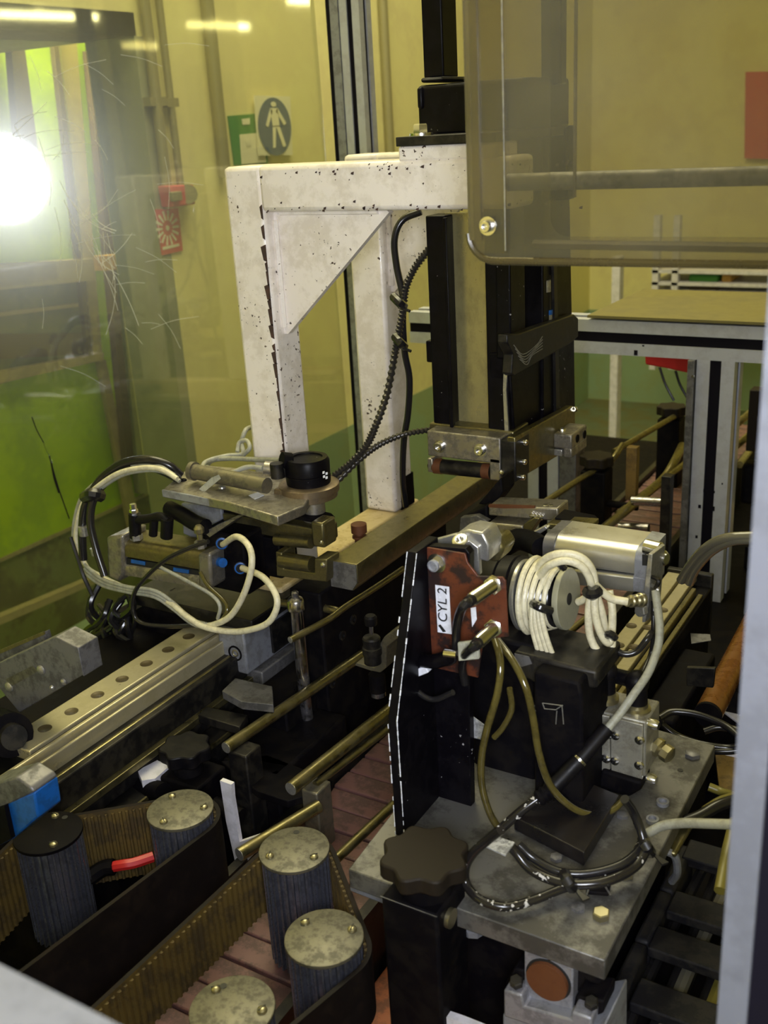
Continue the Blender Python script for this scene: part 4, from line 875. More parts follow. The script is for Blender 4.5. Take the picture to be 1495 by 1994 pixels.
# adjustable stop
t = T('stop_screw', 'threaded stop with a small cap held in a bent bracket', 'stop', P(735, 1350, y=.98))
q = lambda u, v, y=.98: P(u, v, y=y)
t('cap', MB().lathe(q(722,1216), (0,0,1), [(.0075,0),(.008,.002),(.008,.010),(.006,.0125)], 18), 'rubber')
t('pin', MB().cyl(q(723,1234), q(722,1214), .0028, n=10), 'chrome')
t('barrel', MB().lathe(q(726,1290), (0,0,1), [(.011,0),(.011,.012),(.0125,.013),(.0125,.022),(.011,.023),(.0115,.034),(.010,.036)], 20), 'blackmet')
t('bent_bracket', MB().pp([(690,1296),(694,1290),(728,1300),(738,1292),(738,1256),(748,1240),(775,1222),(778,1240),(752,1260),(752,1300),(738,1312)], (0,.03,0), y=.985), 'steel2', bev=.001)
t('lower_barrel', MB().cyl(q(733,1312), q(736,1345), .0105, n=20), 'dark'); t('tip', MB().cyl(q(736,1344), q(737,1354), .0095, n=18), 'chrome')
# ------------------------------------------------------------------ FAR SIDE OF THE CONVEYOR
def farpost(u, v, z, lab, w=.05, zb_=ZB):
    p = P(u, v, z=z); t = T('rail_column', lab, 'post', (p.x, p.y, zb_))
    t('post', MB().box(p.x-w/2, p.x+w/2, p.y-w/2, p.y+w/2, zb_, z-.03), 'dark', bev=.003)
    pr = [(p.x+w*.62*(1+.09*math.cos(7*a))*math.cos(a), p.y+w*.62*(1+.09*math.cos(7*a))*math.sin(a), z-.022) for a in [2*math.pi*i/56 for i in range(56)]]
    t('star_knob', MB().prism(pr, (0,0,.02)), 'dark2', bev=.002); t('neck', MB().cyl((p.x,p.y,z-.032), (p.x,p.y,z-.02), w*.35, n=16), 'dark')
    t('side_lug', MB().cyl((p.x+w/2, p.y, z-.10), (p.x+w/2+.06, p.y, z-.10), .007, n=12), 'dark'); return p
p1 = farpost(1162, 884, 1.02, 'nearer black column with a star knob behind the silver cylinder')
p2 = farpost(1308, 788, 1.02, 'further black column with a star knob beside the frame post')
rod('bent yellow-tinted far guide rod passing the nearer black column', [P(985,1022,z=.99), P(1060,978,z=.99), P(1130,932,z=.99), P(1180,905,z=.99), P(1196,890,z=1.0), P(1212,866,z=1.01)], .006, ends=False)
rod('yellow-tinted far guide rod reaching the further black column', [P(1195,880,z=1.0), P(1345,792,z=1.0)], .0062, ends=False)
rod('thick far rod running down to the silver cylinder', [P(1158,1044,z=.93), P(1250,968,z=.93), P(1290,934,z=.935), P(1310,905,z=.95), P(1328,868,z=.96)], .009)
rod('short pale rod beyond the dark square peg', [P(1303,926,z=.95), P(1345,893,z=.95)], .006, ends=False)
rod('thin pale rod under the thick far rod', [P(1200,1000,z=.92), P(1285,935,z=.92)], .0045, ends=False)
for k, (u0, v0, u1, v1, y, m, l) in enumerate(((1218,872,1238,975,1.95,'slatb','thin brown upright between the two black columns'),(1284,928,1303,1100,1.78,'blackmet','dark square peg in front of the far column'))):
    solo('rod_upright', MB().fb(u0, v0, u1, v1, y, .02), m, l, 'post', bev=.001)
for k, (u, v, l) in enumerate(((1215,1026,'chromed roller stub above the brown slats'),(1240,975,'chromed cross bar behind the square peg'))):
    solo('roller_stub', MB().cyl(P(u-10,v,y=1.85), P(u+48,v+3,y=1.85), .009, n=16), 'chrome', l, 'roller')
# second lane seen to the right of the frame post
t = T('second_conveyor', 'brown slat conveyor glimpsed right of the spotted post', 'conveyor', (.0, 2.6, .78))
for i in range(14): t('slat', MB().box(-.42, .2, 2.1+i*.09, 2.18+i*.09, .79, .805), 'slatb')
t('bed', MB().box(-.42, .22, 2.08, 3.4, .742, .79), 'dark')
for k, (l, a, b) in enumerate((('upper yellow-tinted rod at the far right beyond the post',(1432,828),(1500,770)),('lower yellow-tinted rod at the far right beyond the post',(1434,868),(1500,812)),('short yellow-tinted rod low on the far right conveyor',(1440,905),(1458,880)))):
    rod(l, [P(*a, y=2.3), P(*b, y=2.5)], .008, ends=False)
solo('far_column', MB().fb(1455, 760, 1478, 880, 2.3, .04), 'dark2', 'dark column beyond the frame post at the far right', 'post', bev=.002)
solo('far_column', MB().fb(1440, 905, 1475, 985, 2.0, .04), 'dark', 'dark rounded clamp below the rods at the far right', 'clamp', bev=.01)
# ================================================================== RIGHT HAND STATION ON THE BASE PLATE
ZPL = 1.0
t = T('base_plate', 'thick smudged grey base plate at the lower right', 'plate', (-.34, .8, .98))
bp = [P(670,1701,z=ZPL), P(890,1780,z=ZPL), P(1175,1870,z=ZPL), P(1395,1452,z=ZPL), Vector((-.46,1.02,ZPL)), Vector((-.478,.80,ZPL))]
yn_ = bp[2].y; bp[0].y = yn_; bp[1] = Vector((-.40, yn_, ZPL)); bp[2].x = -.2195; bp[3].x = -.2195
t('plate', MB().prism(bp, (0,0,-.021)), 'plate', bev=.0012)
for k, (u, v, r, z) in enumerate(((1170,1785,.0078,.006),(1218,1705,.0072,.004),(1125,1770,.0062,.004),(1083,1673,.006,.004),(1060,1618,.006,.004),(1110,1640,.007,.005),(1212,1590,.006,.004),(1348,1472,.0085,.005))):
    t('hex_bolt', hexhead(P(u, v, z=ZPL), (0,0,1), r, z), ('rodb' if k in (0,1) else 'cast'))
for u, v in ((1290,1566),(1270,1600)):
    t('set_pin', MB().lathe(P(u, v, z=ZPL), (0,0,1), [(.0062,0),(.0062,.004),(.004,.004),(.0035,.001)], 16), 'alub')
t('small_hole', MB().cyl(P(1324,1500,z=ZPL), P(1324,1500,z=ZPL)+Vector((0,0,.0004)), .003, n=12), 'ink')
solo('lower_plate', MB().prism([P(680,1722,z=.965), P(770,1757,z=.965), P(880,1795,z=.965), P(900,1760,z=.965), P(720,1700,z=.965)], (0,0,-.008)), 'alub', 'second grey plate edge under the base plate behind the star knob', 'plate', bev=.001)
solo('cross_shaft', MB().cyl(P(700,1718,z=.975), P(800,1755,z=.975), .006, n=14), 'brush', 'brassy shaft between the two grey plates', 'shaft')
# near star knob post
kx, ky = -.393, .600
kk = P(826, 1660, z=1.055)
t = T('knob_post', 'tall black square column with a star knob in front of the plate', 'post', (kk.x, kk.y, ZB))
t('column', MB().box(kk.x-.030, kk.x+.026, kk.y-.028, kk.y+.026, ZB, 1.018), 'dark', bev=.003)
n = 8*8; r = .037; hh = .016
pr = [(kk.x+r*(1+.085*math.cos(8*a))*math.cos(a), kk.y+r*(1+.085*math.cos(8*a))*math.sin(a), 1.055-hh) for a in [2*math.pi*i/n for i in range(n)]]
t('star_grip', MB().prism(pr, (0,0,hh)), 'dark2', bev=.002)
t('neck', MB().cyl((kk.x,kk.y,1.018), (kk.x,kk.y,1.055-hh), .024, n=24), 'dark')
t('worn_corner', MB().tube([(kk.x-.030, kk.y-.0285, 1.0182), (kk.x+.026, kk.y-.0285, 1.0182)], .0005, n=5, sub=1), 'cast')
t('brass_pin', MB().cyl(P(873,1786,x=kk.x+.026), P(873,1786,x=kk.x+.026)+Vector((.004,0,0)), .009, n=16), 'rodb')
# black tapered bracket with the rust plate
xb_ = -.454
fl_ = [P(u, v, x=xb_) for u, v in ((770,1626),(755,1400),(793,1071),(812,1062))]
t = T('sensor_bracket', 'tall black bracket with rust coloured plate and white label', 'bracket', fl_[0])
yw = .775
f0 = fl_[0]; zt1 = P(800,1068,x=xb_).z
flp = [(xb_, f0.y, ZPL), (xb_, fl_[1].y, fl_[1].z), (xb_, fl_[2].y, zt1), (xb_, yw+.035, zt1), (xb_, yw+.035, ZPL)]
t('flange', MB().prism(flp, (.010,0,0)), 'black', bev=.0008)
edge = MB()
for a, b in ((flp[0], flp[1]), (flp[1], flp[2])):
    for xx in (0, .010):
        a2 = Vector(a)+Vector((xx,-.0003,0)); b2 = Vector(b)+Vector((xx,-.0003,0)); n = 26; last = a2
        for i in range(n):
            if random.random() < (.85 if xx else .55): edge.cyl(a2.lerp(b2, i/n), a2.lerp(b2, (i+.9)/n), random.uniform(.0003, .0008), n=5)
t('worn_edges', edge, 'label', kind='stuff', label='paint worn white along the flange edges')
yw = fl_[2].y+.022
def wb(mb, uvs, dep, off=0): return mb.pp(uvs, (0,dep,0), y=yw-off)
t('web_plate', wb(MB(), [(806,1070),(831,1063),(906,1068),(914,1078),(914,1400),(918,1640),(790,1640),(770,1400)], .010), 'black', bev=.0008)
t('rust_plate', wb(MB(), [(830,1066),(905,1078),(910,1096),(930,1122),(978,1124),(984,1132),(989,1240),(940,1246),(930,1320),(842,1300),(832,1150)], .0025, .003), 'rust', bev=.0006)
lb = t('white_label', wb(MB(), [(847,1139),(874,1143),(879,1235),(852,1231)], .0004, .0036), 'label')
c = P(862, 1178, y=yw-.0041); a = P(862,1150,y=yw-.0041)-P(864,1228,y=yw-.0041); a.normalize(); nrm = Vector((0,-1,0)); up_ = nrm.cross(a).normalized()
mw = Matrix((( a.x, up_.x, nrm.x, 0), (a.y, up_.y, nrm.y, 0), (a.z, up_.z, nrm.z, 0), (0,0,0,1))); 
# text x axis runs up the label
loc = c-t.loc; mw = Matrix.Translation(loc) @ mw
text('CYL 2', .0140, 'ink', mw, t.o)
t('smear', wb(MB(), [(853,1218),(857,1216),(868,1230),(862,1231)], .0003, .0040), 'ink')
t('white_label', wb(MB(), [(916,1184),(926,1182),(928,1206),(919,1221)], .0004, .0036), 'label')
p = P(851, 1096, y=yw-.003)
t('hex_nut', hexhead(p, (0,-1,0), .0062, .006, MB().lathe(p, (0,-1,0), [(.0095,0),(.0095,.0015)], 18)), 'bright')
t('hex_socket', MB().lathe(p+Vector((0,-.006,0)), (0,-1,0), [(.0058,0),(.0058,.003),(.0045,.0035),(.0035,.002)], 16), 'alub')
for k, (u0, v0, u1, v1) in enumerate(((962,1138,918,1168),(962,1222,930,1252))):
    yb_ = yw-.003; a = P(u0, v0, y=yb_); b = P(u1, v1, y=yb_-.05); d = (b-a).normalized()
    m = MB(); L = (b-a).length; n = int(L/.0021)
    m.lathe(a, d, [(.0062 if i % 2 else .0052, L*i/n) for i in range(n+1)], 18)
    s_ = t('proximity_sensor', m, 'bright'); t('lock_nut', hexhead(a, d, .0090, .005), 'bright', parent=s_)
    t('sensor_tail', MB().cyl(b, b+d*.008, .0052, n=16), 'rubber', parent=s_)
    if k == 0:
        solo('sensor_cable', MB().tube([b, b+d*.015, P(895,1195,y=yb_-.045), P(889,1225,y=yb_-.03), P(887,1262,y=yb_-.02), P(880,1285,y=yb_-.02), P(850,1290,y=yb_-.02), P(815,1285,y=yb_-.02)], .0042, n=10), 'blk', 'black lead from the upper threaded sensor', 'cable')
    else:
        solo('sensor_cable', MB().tube([b, b+d*.012, P(905,1275,y=yb_-.04), P(900,1300,y=yb_-.02), P(905,1330,y=yb_-.01)], .0042, n=10), 'blk', 'black lead from the lower threaded sensor', 'cable')
solo('cable_tag', wb(MB(), [(890,1252),(930,1248),(932,1284),(892,1288)], .004, .045), 'cardm', 'small grubby square tag on the sensor lead', 'tag', bev=.001)
t = T('t_fitting', 'dark lever with a white tipped end below the label', 'fitting', P(830,1300,y=yw-.02))
t('lever', MB().tube([P(812,1284,y=yw-.02), P(845,1288,y=yw-.03), P(876,1278,y=yw-.03)], .007, n=10), 'black')
t('white_tip', wb(MB(), [(802,1306),(828,1298),(834,1310),(810,1320)], .01, .03), 'label', bev=.001)
t('metal_pin', MB().cyl(P(866,1272,y=yw-.035), P(890,1275,y=yw-.035), .004, n=12), 'bright')
t('side_knob', MB().cyl(P(812,1236,y=yw-.002), P(818,1236,y=yw-.012), .008, n=14), 'blackmet'); t('side_knob', MB().cyl(P(812,1262,y=yw-.002), P(818,1262,y=yw-.012), .009, n=14), 'dark')
cable('black lead hanging in a shallow loop under the white tipped lever', [(800,1320,yw-.02),(815,1348,yw-.03),(845,1362,yw-.03),(882,1348,yw-.03)], .003, 'blk')
# rear angle bracket
yr_ = yw+.03
t = T('angle_bracket', 'grey chamfered angle bracket behind the top of the rust plate', 'bracket', P(880, 1100, y=yr_))
t('front_plate', MB().pp([(842,1052),(886,1040),(908,1048),(931,1066),(934,1120),(922,1122),(908,1075),(846,1060)], (0,.006,0), y=yr_), 'alus', bev=.001)
t('top_block', MB().pp([(886,1040),(910,1032),(940,1038),(952,1062),(950,1095),(931,1090),(928,1062),(910,1049)], (0,.03,0), y=yr_+.004), 'alus', bev=.002)
t('cap_screw', capscrew(P(898,1058,y=yr_-.001), (0,-.5,.8), .008, .006), 'bright')
t('rubber_pad', MB().pp([(944,1050),(968,1048),(982,1070),(970,1096),(950,1094)], (0,.03,0), y=yr_+.03), 'brush', bev=.004)
# roller with coiled hoses
yk_ = .93
a, b = P(942, 1145, y=yk_), P(1034, 1152, y=yk_)
t = T('rubber_roll', 'fat black ribbed rubber roll behind the rust plate', 'roll', a)
L = (b-a).length
t('drum', MB().lathe(a, b-a, [(.022,0),(.032,.002),(.036,.008),(.037,L*.45),(.035,L*.47),(.037,L*.5),(.0375,L*.74),(.0355,L*.76),(.0375,L*.8),(.036,L*.98),(.02,L)], 40), 'rubber')
a2, b2 = P(1022, 1158, y=.905), P(1104, 1166, y=.905); ax = (b2-a2).normalized(); L = (b2-a2).length
t = T('hose_reel', 'aluminium reel with round end disc wound with white hoses', 'reel', a2)
t('end_disc', MB().lathe(b2-ax*.004, ax, [(.031,0),(.0315,.001),(.0315,.0055),(.031,.006)], 48), 'disc2')
t('centre_hole', MB().cyl(b2+ax*.0021, b2+ax*.0026, .0062, n=20), 'ink')
t('hub', MB().cyl(a2, b2, .020, n=28), 'dark')
t('rear_disc', MB().lathe(a2-ax*.002, ax, [(.036,0),(.037,.001),(.037,.004),(.036,.005)], 48), 'alus')
e = ax.orthogonal().normalized(); g = ax.cross(e); rnd = random.Random(5)
for i in range(4):
    s_ = .014+i*(L-.022)/4; rr = .0335-.002*i
    solo('black_turn', MB().tube([a2+ax*(s_+.003)+rr*(math.cos(2*math.pi*k/32)*e+math.sin(2*math.pi*k/32)*g) for k in range(33)], .0030, n=8, sub=1), 'blk',
         ['black cable turn next to the rear reel flange','second black cable turn between white hoses on the reel','third black cable turn between white hoses on the reel','black cable turn next to the round end disc'][i], 'cable', 'black cable turns wound on the reel')
names = ['white hose turn nearest the rear reel flange','second white hose turn on the reel','middle white hose turn on the reel','fourth white hose turn on the reel','white hose turn nearest the round end disc']
for i in range(5):
    s_ = .010+i*(L-.022)/4; rr = (.0385,.0365,.034,.031,.029)[i]; tl = rnd.uniform(-.003,.003)
    P_ = [a2+ax*(s_+tl*math.sin(k*.35))+rr*(math.cos(2*math.pi*k/32)*e+math.sin(2*math.pi*k/32)*g) for k in range(33)]
    solo('hose_turn', MB().tube(P_, .0031, n=8, sub=1), 'cable', names[i], 'hose', 'white hose turns wound on the reel')
def hosegroup(label, lst, r=.0040, m='cable', grp=None, nm='air_hose'):
    return solo(nm, MB().tube(pts(lst), r, n=10), m, label, 'hose', grp)
for i in range(4):
    du = (-9,-2,6,13)[i]
    hosegroup(['outermost left','second','third','innermost right'][i]+' of the dirty white hoses hanging from the reel tie', [(1042+du*.6,1172,.865),(1044+du,1215,.86),(1054+du*1.1,1255,.86),(1072+du*1.2,1302+(3-i)*2,.865)], .0028)
solo('cable_tie', MB().tube([P(1038,1176,y=.862),P(1050,1182,y=.852),P(1072,1190,y=.862)], .0045, n=8), 'blk', 'black tie gathering the white hoses under the reel', 'cable tie')
solo('cable_tie', MB().tube([P(1078,1082,y=.90),P(1088,1096,y=.885),P(1098,1106,y=.89)], .004, n=8), 'blk', 'black tie over the top of the reel windings', 'cable tie')
for i, (l, q_) in enumerate((('outer white hose arching from the reel top to the loop tie', [(1040,1120,.90),(1060,1090,.89),(1092,1078,.885),(1130,1085,.89),(1152,1110,.895),(1160,1150,.90)]),
   ('inner white hose arching from the reel top to the loop tie', [(1050,1122,.89),(1068,1102,.88),(1098,1092,.88),(1128,1100,.885),(1146,1122,.89),(1154,1152,.895)]),
   ('large white hose loop hanging under the silver cylinder', [(1152,1150,.895),(1146,1190,.89),(1148,1235,.89),(1162,1266,.89),(1180,1274,.895),(1190,1262,.90),(1192,1240,.905)]),
   ('middle white hose loop hanging under the silver cylinder', [(1158,1150,.89),(1158,1190,.885),(1168,1230,.885),(1184,1252,.89),(1192,1236,.895)]),
   ('narrow white hose loop rising to the yellow stub', [(1162,1160,.90),(1172,1195,.90),(1180,1238,.905),(1190,1235,.905),(1192,1190,.91),(1186,1150,.915)]),
   ('white hose reaching right to the brass fitting on the end strap', [(1156,1136,.895),(1172,1152,.90),(1192,1166,.905),(1222,1172,.91)]),
   ('short white hose between the reel disc and the loop tie', [(1126,1172,.91),(1138,1166,.905),(1150,1152,.90)]))):
    hosegroup(l, q_, .0040)
solo('cable_tie', MB().tube([P(1144,1152,y=.885),P(1153,1157,y=.878),P(1164,1150,y=.886)], .0062, n=8), 'blk', 'black tie pinching the white hose loops under the silver cylinder', 'cable tie')
solo('cable_tie', MB().tube([P(1180,1238,y=.89),P(1188,1235,y=.884),P(1197,1242,y=.89)], .004, n=8), 'blk', 'small black tie at the bottom of the narrow hose loop', 'cable tie')
# silver air cylinder
yy = .985; yy_ = 0
t = T('air_cylinder', 'large clean silver air cylinder with screwed end caps', 'cylinder', P(1160, 1140, y=yy))
halfbody(t, 'upper_barrel', 1078, 1047, 1240, 1072, .026, yy, .055, 'silver', .016)
halfbody(t, 'lower_barrel', 1082, 1104, 1236, 1122, .018, yy, .055, 'silver', .004)
t('groove', MB().pp([(1082,1090),(1240,1112),(1240,1122),(1082,1102)], (0,.03,0), y=yy+.004), 'ink')
t('groove_lip', MB().pp([(1100,1096),(1240,1116),(1240,1118),(1100,1098)], (0,.002,0), y=yy+.002), 'silver')
t('top_edge', MB().pp([(1066,1040),(1262,1070),(1262,1074),(1066,1044)], (0,.02,0), y=yy+.012), 'alus')
halfbody(t, 'end_cap', 1236, 1071, 1264, 1077, .030, yy-.003, .058, 'alub', .012); halfbody(t, 'end_cap', 1233, 1120, 1262, 1126, .018, yy-.003, .058, 'alub', .003)
halfbody(t, 'front_cap', 1056, 1046, 1078, 1048, .034, yy-.001, .056, 'cast', .012)
t('cap_recess', MB().pp([(1250,1080),(1262,1082),(1262,1102),(1250,1101)], (0,.001,0), y=yy-.0036), 'ink')
for u, v in ((1286,1086),(1275,1096),(1278,1070)): t('end_screw', MB().lathe(P(u,v,y=yy+.004), (.95,-.2,0), [(.0085,-.012),(.0085,.004),(.006,.007)], 16), 'bright')
t('end_screw', MB().lathe(P(1290,1086,y=yy+.002), (.95,-.3,0), [(.0055,-.002),(.0055,.005)], 16), 'bright')
t = T('end_strap', 'narrow steel strap hanging from the right end of the silver cylinder', 'strap', P(1256, 1212, y=.965))
t('strap', MB().pp([(1262,1078),(1270,1080),(1262,1180),(1256,1212),(1250,1212),(1250,1180)], (.004,.03,0), y=.955), 'alus', bev=.0005)
t('washer', MB().lathe(P(1248,1190,y=.95), (-.4,-.9,0), [(.005,0),(.005,.004)], 16), 'alus'); t('nut', hexhead(P(1252,1186,y=.95), (-.4,-.9,0), .007, .006), 'alus')
t = T('brass_fitting', 'small brassy threaded plug screwed into the steel strap', 'fitting', P(1236, 1172, y=.93))
a, b = P(1220, 1172, y=.925), P(1250, 1168, y=.945); d = b-a
t('thread', MB().lathe(a, d, [(.005,0),(.005,d.length*.2),(.0065,d.length*.25),(.0065,d.length*.45),(.0045,d.length*.5),(.0065,d.length*.6),(.0065,d.length*.8),(.0075,d.length*.85),(.0075,d.length)], 14), 'rodb')
mb = MB()
for k in range(5): solo('wire_clip', MB().tube([P(1266+k*3,1122+k*18,y=.96), P(1282-k*2,1130+k*16,y=.95), P(1276+k,1146+k*14,y=.95)], .0022, n=6), 'alus' if k % 2 else 'blackmet', ['topmost','second','middle','fourth','lowest'][k]+' of the small wire clips behind the steel strap', 'clip')
cable('long grey cable falling from the strap across the valve block', [(1276,1150,.95),(1281,1190,.94),(1284,1225,.93),(1280,1262,.92),(1262,1310,.90),(1235,1350,.88),(1208,1388,.865),(1180,1422,.85)], .0042, 'grey')
cable('thin dark lead beside the long grey cable', [(1272,1170,.96),(1272,1230,.95),(1268,1270,.95),(1252,1310,.93),(1245,1335,.92)], .0026, 'blk')
cable('black lead looping from the narrow hose loop to the long grey cable', [(1192,1240,.91),(1196,1262,.91),(1216,1274,.91),(1240,1268,.915),(1260,1244,.92),(1268,1232,.93)], .0034, 'blk')
t = T('cable_joint', 'dark sleeve and black joint with painted glints on the long grey cable', 'cable', P(1100, 1540, y=.80))
a, b, c, d = P(1182,1418,y=.852), P(1130,1478,y=.825), P(1075,1535,y=.80), P(1062,1545,y=.795)
t('sleeve', MB().cyl(a, b, .0075, n=16), 'rubber'); t('ring', MB().cyl(b, b+(c-b)*.06, .0078, n=16), 'bright'); t('sleeve', MB().cyl(b+(c-b)*.06, c, .0078, n=16), 'rubber')
t('ribbed_end', MB().lathe(c, (d-c), [(.0085 if i % 2 else .0065, i*.003) for i in range(7)], 14), 'rubber')
t('tail', MB().tube([d, P(1020,1575,y=.78), P(975,1614,y=.765)], .0048, n=10), 'glinthose')
# gripper fingers behind
t = T('rear_gripper', 'pair of worn steel gripper jaws behind the silver cylinder', 'gripper', P(1000, 1040, y=1.12))
t('upper_jaw', MB().pp([(951,984),(1086,990),(1087,1014),(1070,1014),(951,1004)], (0,.035,0), y=1.12), 'steel', bev=.002)
t('rust_edge', MB().pp([(951,983),(1040,986),(1040,990),(980,990),(951,988)], (0,.004,0), y=1.118), 'rustend')
t('lower_jaw', MB().pp([(950,1018),(1018,1024),(1020,1044),(950,1040)], (0,.035,0), y=1.11), 'steel', bev=.002)
t('jaw_web', MB().pp([(1018,1022),(1040,1008),(1050,1010),(1030,1042),(1020,1044)], (0,.02,0), y=1.11), 'brush', bev=.001)
t('black_arm', MB().pp([(900,1006),(948,985),(952,1040),(900,1040),(894,1030)], (0,.05,0), y=1.13), 'dark', bev=.003)
t('black_post', MB().pp([(930,982),(975,930),(978,960),(960,985)], (0,.04,0), y=1.15), 'dark', bev=.002)
t('worn_flap', MB().pp([(896,1008),(928,1004),(950,1016),(916,1026),(894,1034)], (0,.01,0), y=1.12), 'cast', bev=.001)
t('jaw_screw', panhead(P(1062,990,y=1.13), (0,0,1), .005, .005), 'bright'); t('jaw_screw', panhead(P(1073,991,y=1.13), (0,0,1), .005, .005), 'bright')
t('spring', MB().lathe(P(1032,1003,y=1.118), (1,0,-.05), [(.004 if i % 2 else .0025, i*.0022) for i in range(9)], 10), 'bright')
t = T('channel_bracket', 'thin pale channel bracket lying over the silver cylinder', 'bracket', P(1090, 1045, y=1.05))
t('left_arm', MB().pp([(1018,1046),(1034,1050),(1066,1030),(1060,1024),(1030,1040)], (0,.008,0), y=1.04), 'alus', bev=.001)
t('channel', MB().pp([(1060,1024),(1066,1020),(1148,1026),(1148,1036),(1130,1044),(1128,1038),(1066,1030)], (0,.03,0), y=1.045), 'brush', bev=.001)
t('far_bar', MB().pp([(1080,1008),(1140,1020),(1148,1028),(1085,1024)], (0,.03,0), y=1.06), 'dark')
solo('black_knuckle', MB().tube([P(985,1062,y=1.06), P(1010,1050,y=1.05), P(1040,1058,y=1.03), P(1056,1068,y=1.01)], .013, n=12), 'dark', 'black knuckle joining the jaws to the silver cylinder', 'joint')

# black valve bodies, manifold and fittings
solo('black_body', MB().fb(918, 1246, 1042, 1570, .86, .09), 'dark', 'black body standing behind the looping olive hoses', 'housing', bev=.004)
t = T('black_valve', 'black solenoid valve body with a bright edged window', 'valve', P(1090, 1580, y=.80))
yv = .825
t('case', MB().pp([(1038,1308),(1128,1330),(1134,1364),(1134,1600),(1040,1610)], (0,.09,0), y=yv), 'dark', bev=.003)
t('top_case', MB().pp([(1000,1268),(1110,1296),(1162,1308),(1162,1342),(1040,1330),(1000,1310)], (0,.07,0), y=yv+.02), 'blackmet', bev=.003)
t('flaked_patch', MB().pp([(1002,1272),(1030,1278),(1036,1292),(1016,1298),(1004,1290)], (0,-.0008,0), y=yv+.0195), 'cast')
for a, b in (((1056,1369),(1060,1380)),((1060,1380),(1082,1382)),((1082,1382),(1095,1373)),((1084,1384),(1082,1410)),((1094,1374),(1097,1410)),((1056,1369),(1096,1374))):
    t('window_edge', MB().cyl(P(*a, y=yv-.001), P(*b, y=yv-.001), .0006, n=5), 'alus')
t = T('valve_manifold', 'grey metal manifold with cross-headed screws in its two front plates', 'manifold', P(1200, 1510, y=.89))
ym = .885
zt_ = P(1190,1372,y=ym).z
t('rear_body', MB().pp([(1128,1376),(1258,1406),(1256,1514),(1130,1488)], (0,.045,0), y=ym), 'steelm', bev=.002)
A_ = [(1129,1379),(1189,1392),(1190,1508),(1132,1494)]; B_ = [(1191,1393),(1254,1408),(1252,1524),(1192,1508)]
t('front_plate', MB().pp(A_, (0,-.004,0), y=ym-.0005), 'steelm', bev=.0008); t('front_plate', MB().pp(B_, (0,-.004,0), y=ym-.0005), 'steelm', bev=.0008)
for u, v in ((1136,1418),(1184,1430),(1198,1432),(1245,1441),(1180,1477),(1197,1481),(1244,1490)):
    p = P(u, v, y=ym-.0046); s_ = t('pan_screw', panhead(p, (0,-1,0), .0052, .0025), 'bright'); t('cross_slot', cross(p+Vector((0,-.0025,0)), (0,-1,0), .0048, MB()), 'ink', parent=s_)
for u, v in ((1262,1408),(1258,1514)): t('end_screw', MB().lathe(P(u,v,y=ym+.008), (1,-.1,0), [(.0055,0),(.0055,.008),(.004,.011)], 16), 'bright')
t('side_union', MB().lathe(P(1276,1452,y=ym+.03), (.9,-.3,-.2), [(.010,0),(.010,.006),(.007,.008),(.009,.010),(.009,.018),(.006,.02)], 8), 'rodb')
for k, (u, v, l) in enumerate(((1178,1308,'left black elbow fitting on top of the grey manifold'),(1240,1330,'right black elbow fitting on top of the grey manifold'))):
    t = T('elbow_fitting', l, 'fitting', P(u, v+60, y=.905)); y_ = .905
    t('brass_base', MB().lathe(P(u,v+54,y=y_), (0,0,1), [(.014,0),(.014,.004),(.011,.006),(.011,.010)], 20), 'rodb')
    t('stem', MB().cyl(P(u,v+50,y=y_), P(u,v+4,y=y_), .0105, n=20), 'rubber'); t('head', MB().ball(P(u,v-2,y=y_), .0125, 18), 'rubber')
    t('side_arm', MB().cyl(P(u-8,v-6,y=y_), P(u-42,v-14,y=y_+.01), .008, n=16), 'rubber')
t = T('manifold_foot', 'dark angled foot below the grey manifold', 'foot', P(1220, 1560, y=.88))
t('cone', MB().pp([(1170,1500),(1250,1524),(1246,1540),(1226,1552),(1160,1560)], (0,.03,0), y=.875), 'dark', bev=.003)
solo('valve_base', MB().prism([P(1000,1590,z=1.016), P(1137,1660,z=1.016), P(1206,1548,z=1.016), P(1090,1500,z=1.016)], (0,0,-.0155)), 'black2', 'dark glossy base block under the black valve', 'block', bev=.001)
# olive and black hoses
hosegroup('left olive hose hanging from the sensor and sweeping to the right', [(962,1240,.80),(974,1290,.78),(968,1350,.77),(948,1420,.765),(937,1480,.765),(940,1540,.765),(962,1600,.77),(1000,1634,.775),(1050,1645,.785),(1090,1632,.80),(1118,1605,.82),(1130,1580,.84)], .0036, 'olive')
hosegroup('right olive hose hanging from the sensor and curling under the manifold', [(968,1246,.81),(1000,1290,.79),(1024,1340,.78),(1038,1400,.78),(1050,1470,.78),(1072,1530,.79),(1110,1570,.80),(1150,1586,.815),(1190,1578,.83),(1216,1555,.845)], .0036, 'olive')
hosegroup('short olive hose behind the left olive hose', [(992,1340,.80),(996,1380,.80),(980,1415,.80),(962,1436,.80)], .003, 'olive')
solo('foil_label', MB().pp([(893,1408),(910,1388),(948,1416),(936,1440),(918,1436)], (0,.001,0), y=.80), 'label2', 'crumpled silvery label stuck on the black body', 'label')
zf = 1.012
def flat(lst): return [P(u, v, z=z) for u, v, z in lst]
def bigloop(l, lst, r, m): return solo('black_hose', MB().tube(flat(lst), r, n=10), m, l, 'hose')
bigloop('outer black hose with painted glints looping low over the base plate', [(1250,1640,1.03),(1232,1670,1.02),(1190,1704,1.016),(1140,1718,1.014),(1095,1730,1.012),(1040,1752,1.010),(985,1766,1.010),(935,1752,1.012),(908,1722,1.016),(906,1690,1.03),(922,1660,1.05),(950,1635,1.07),(975,1616,1.09)], .0042, 'glinthose')
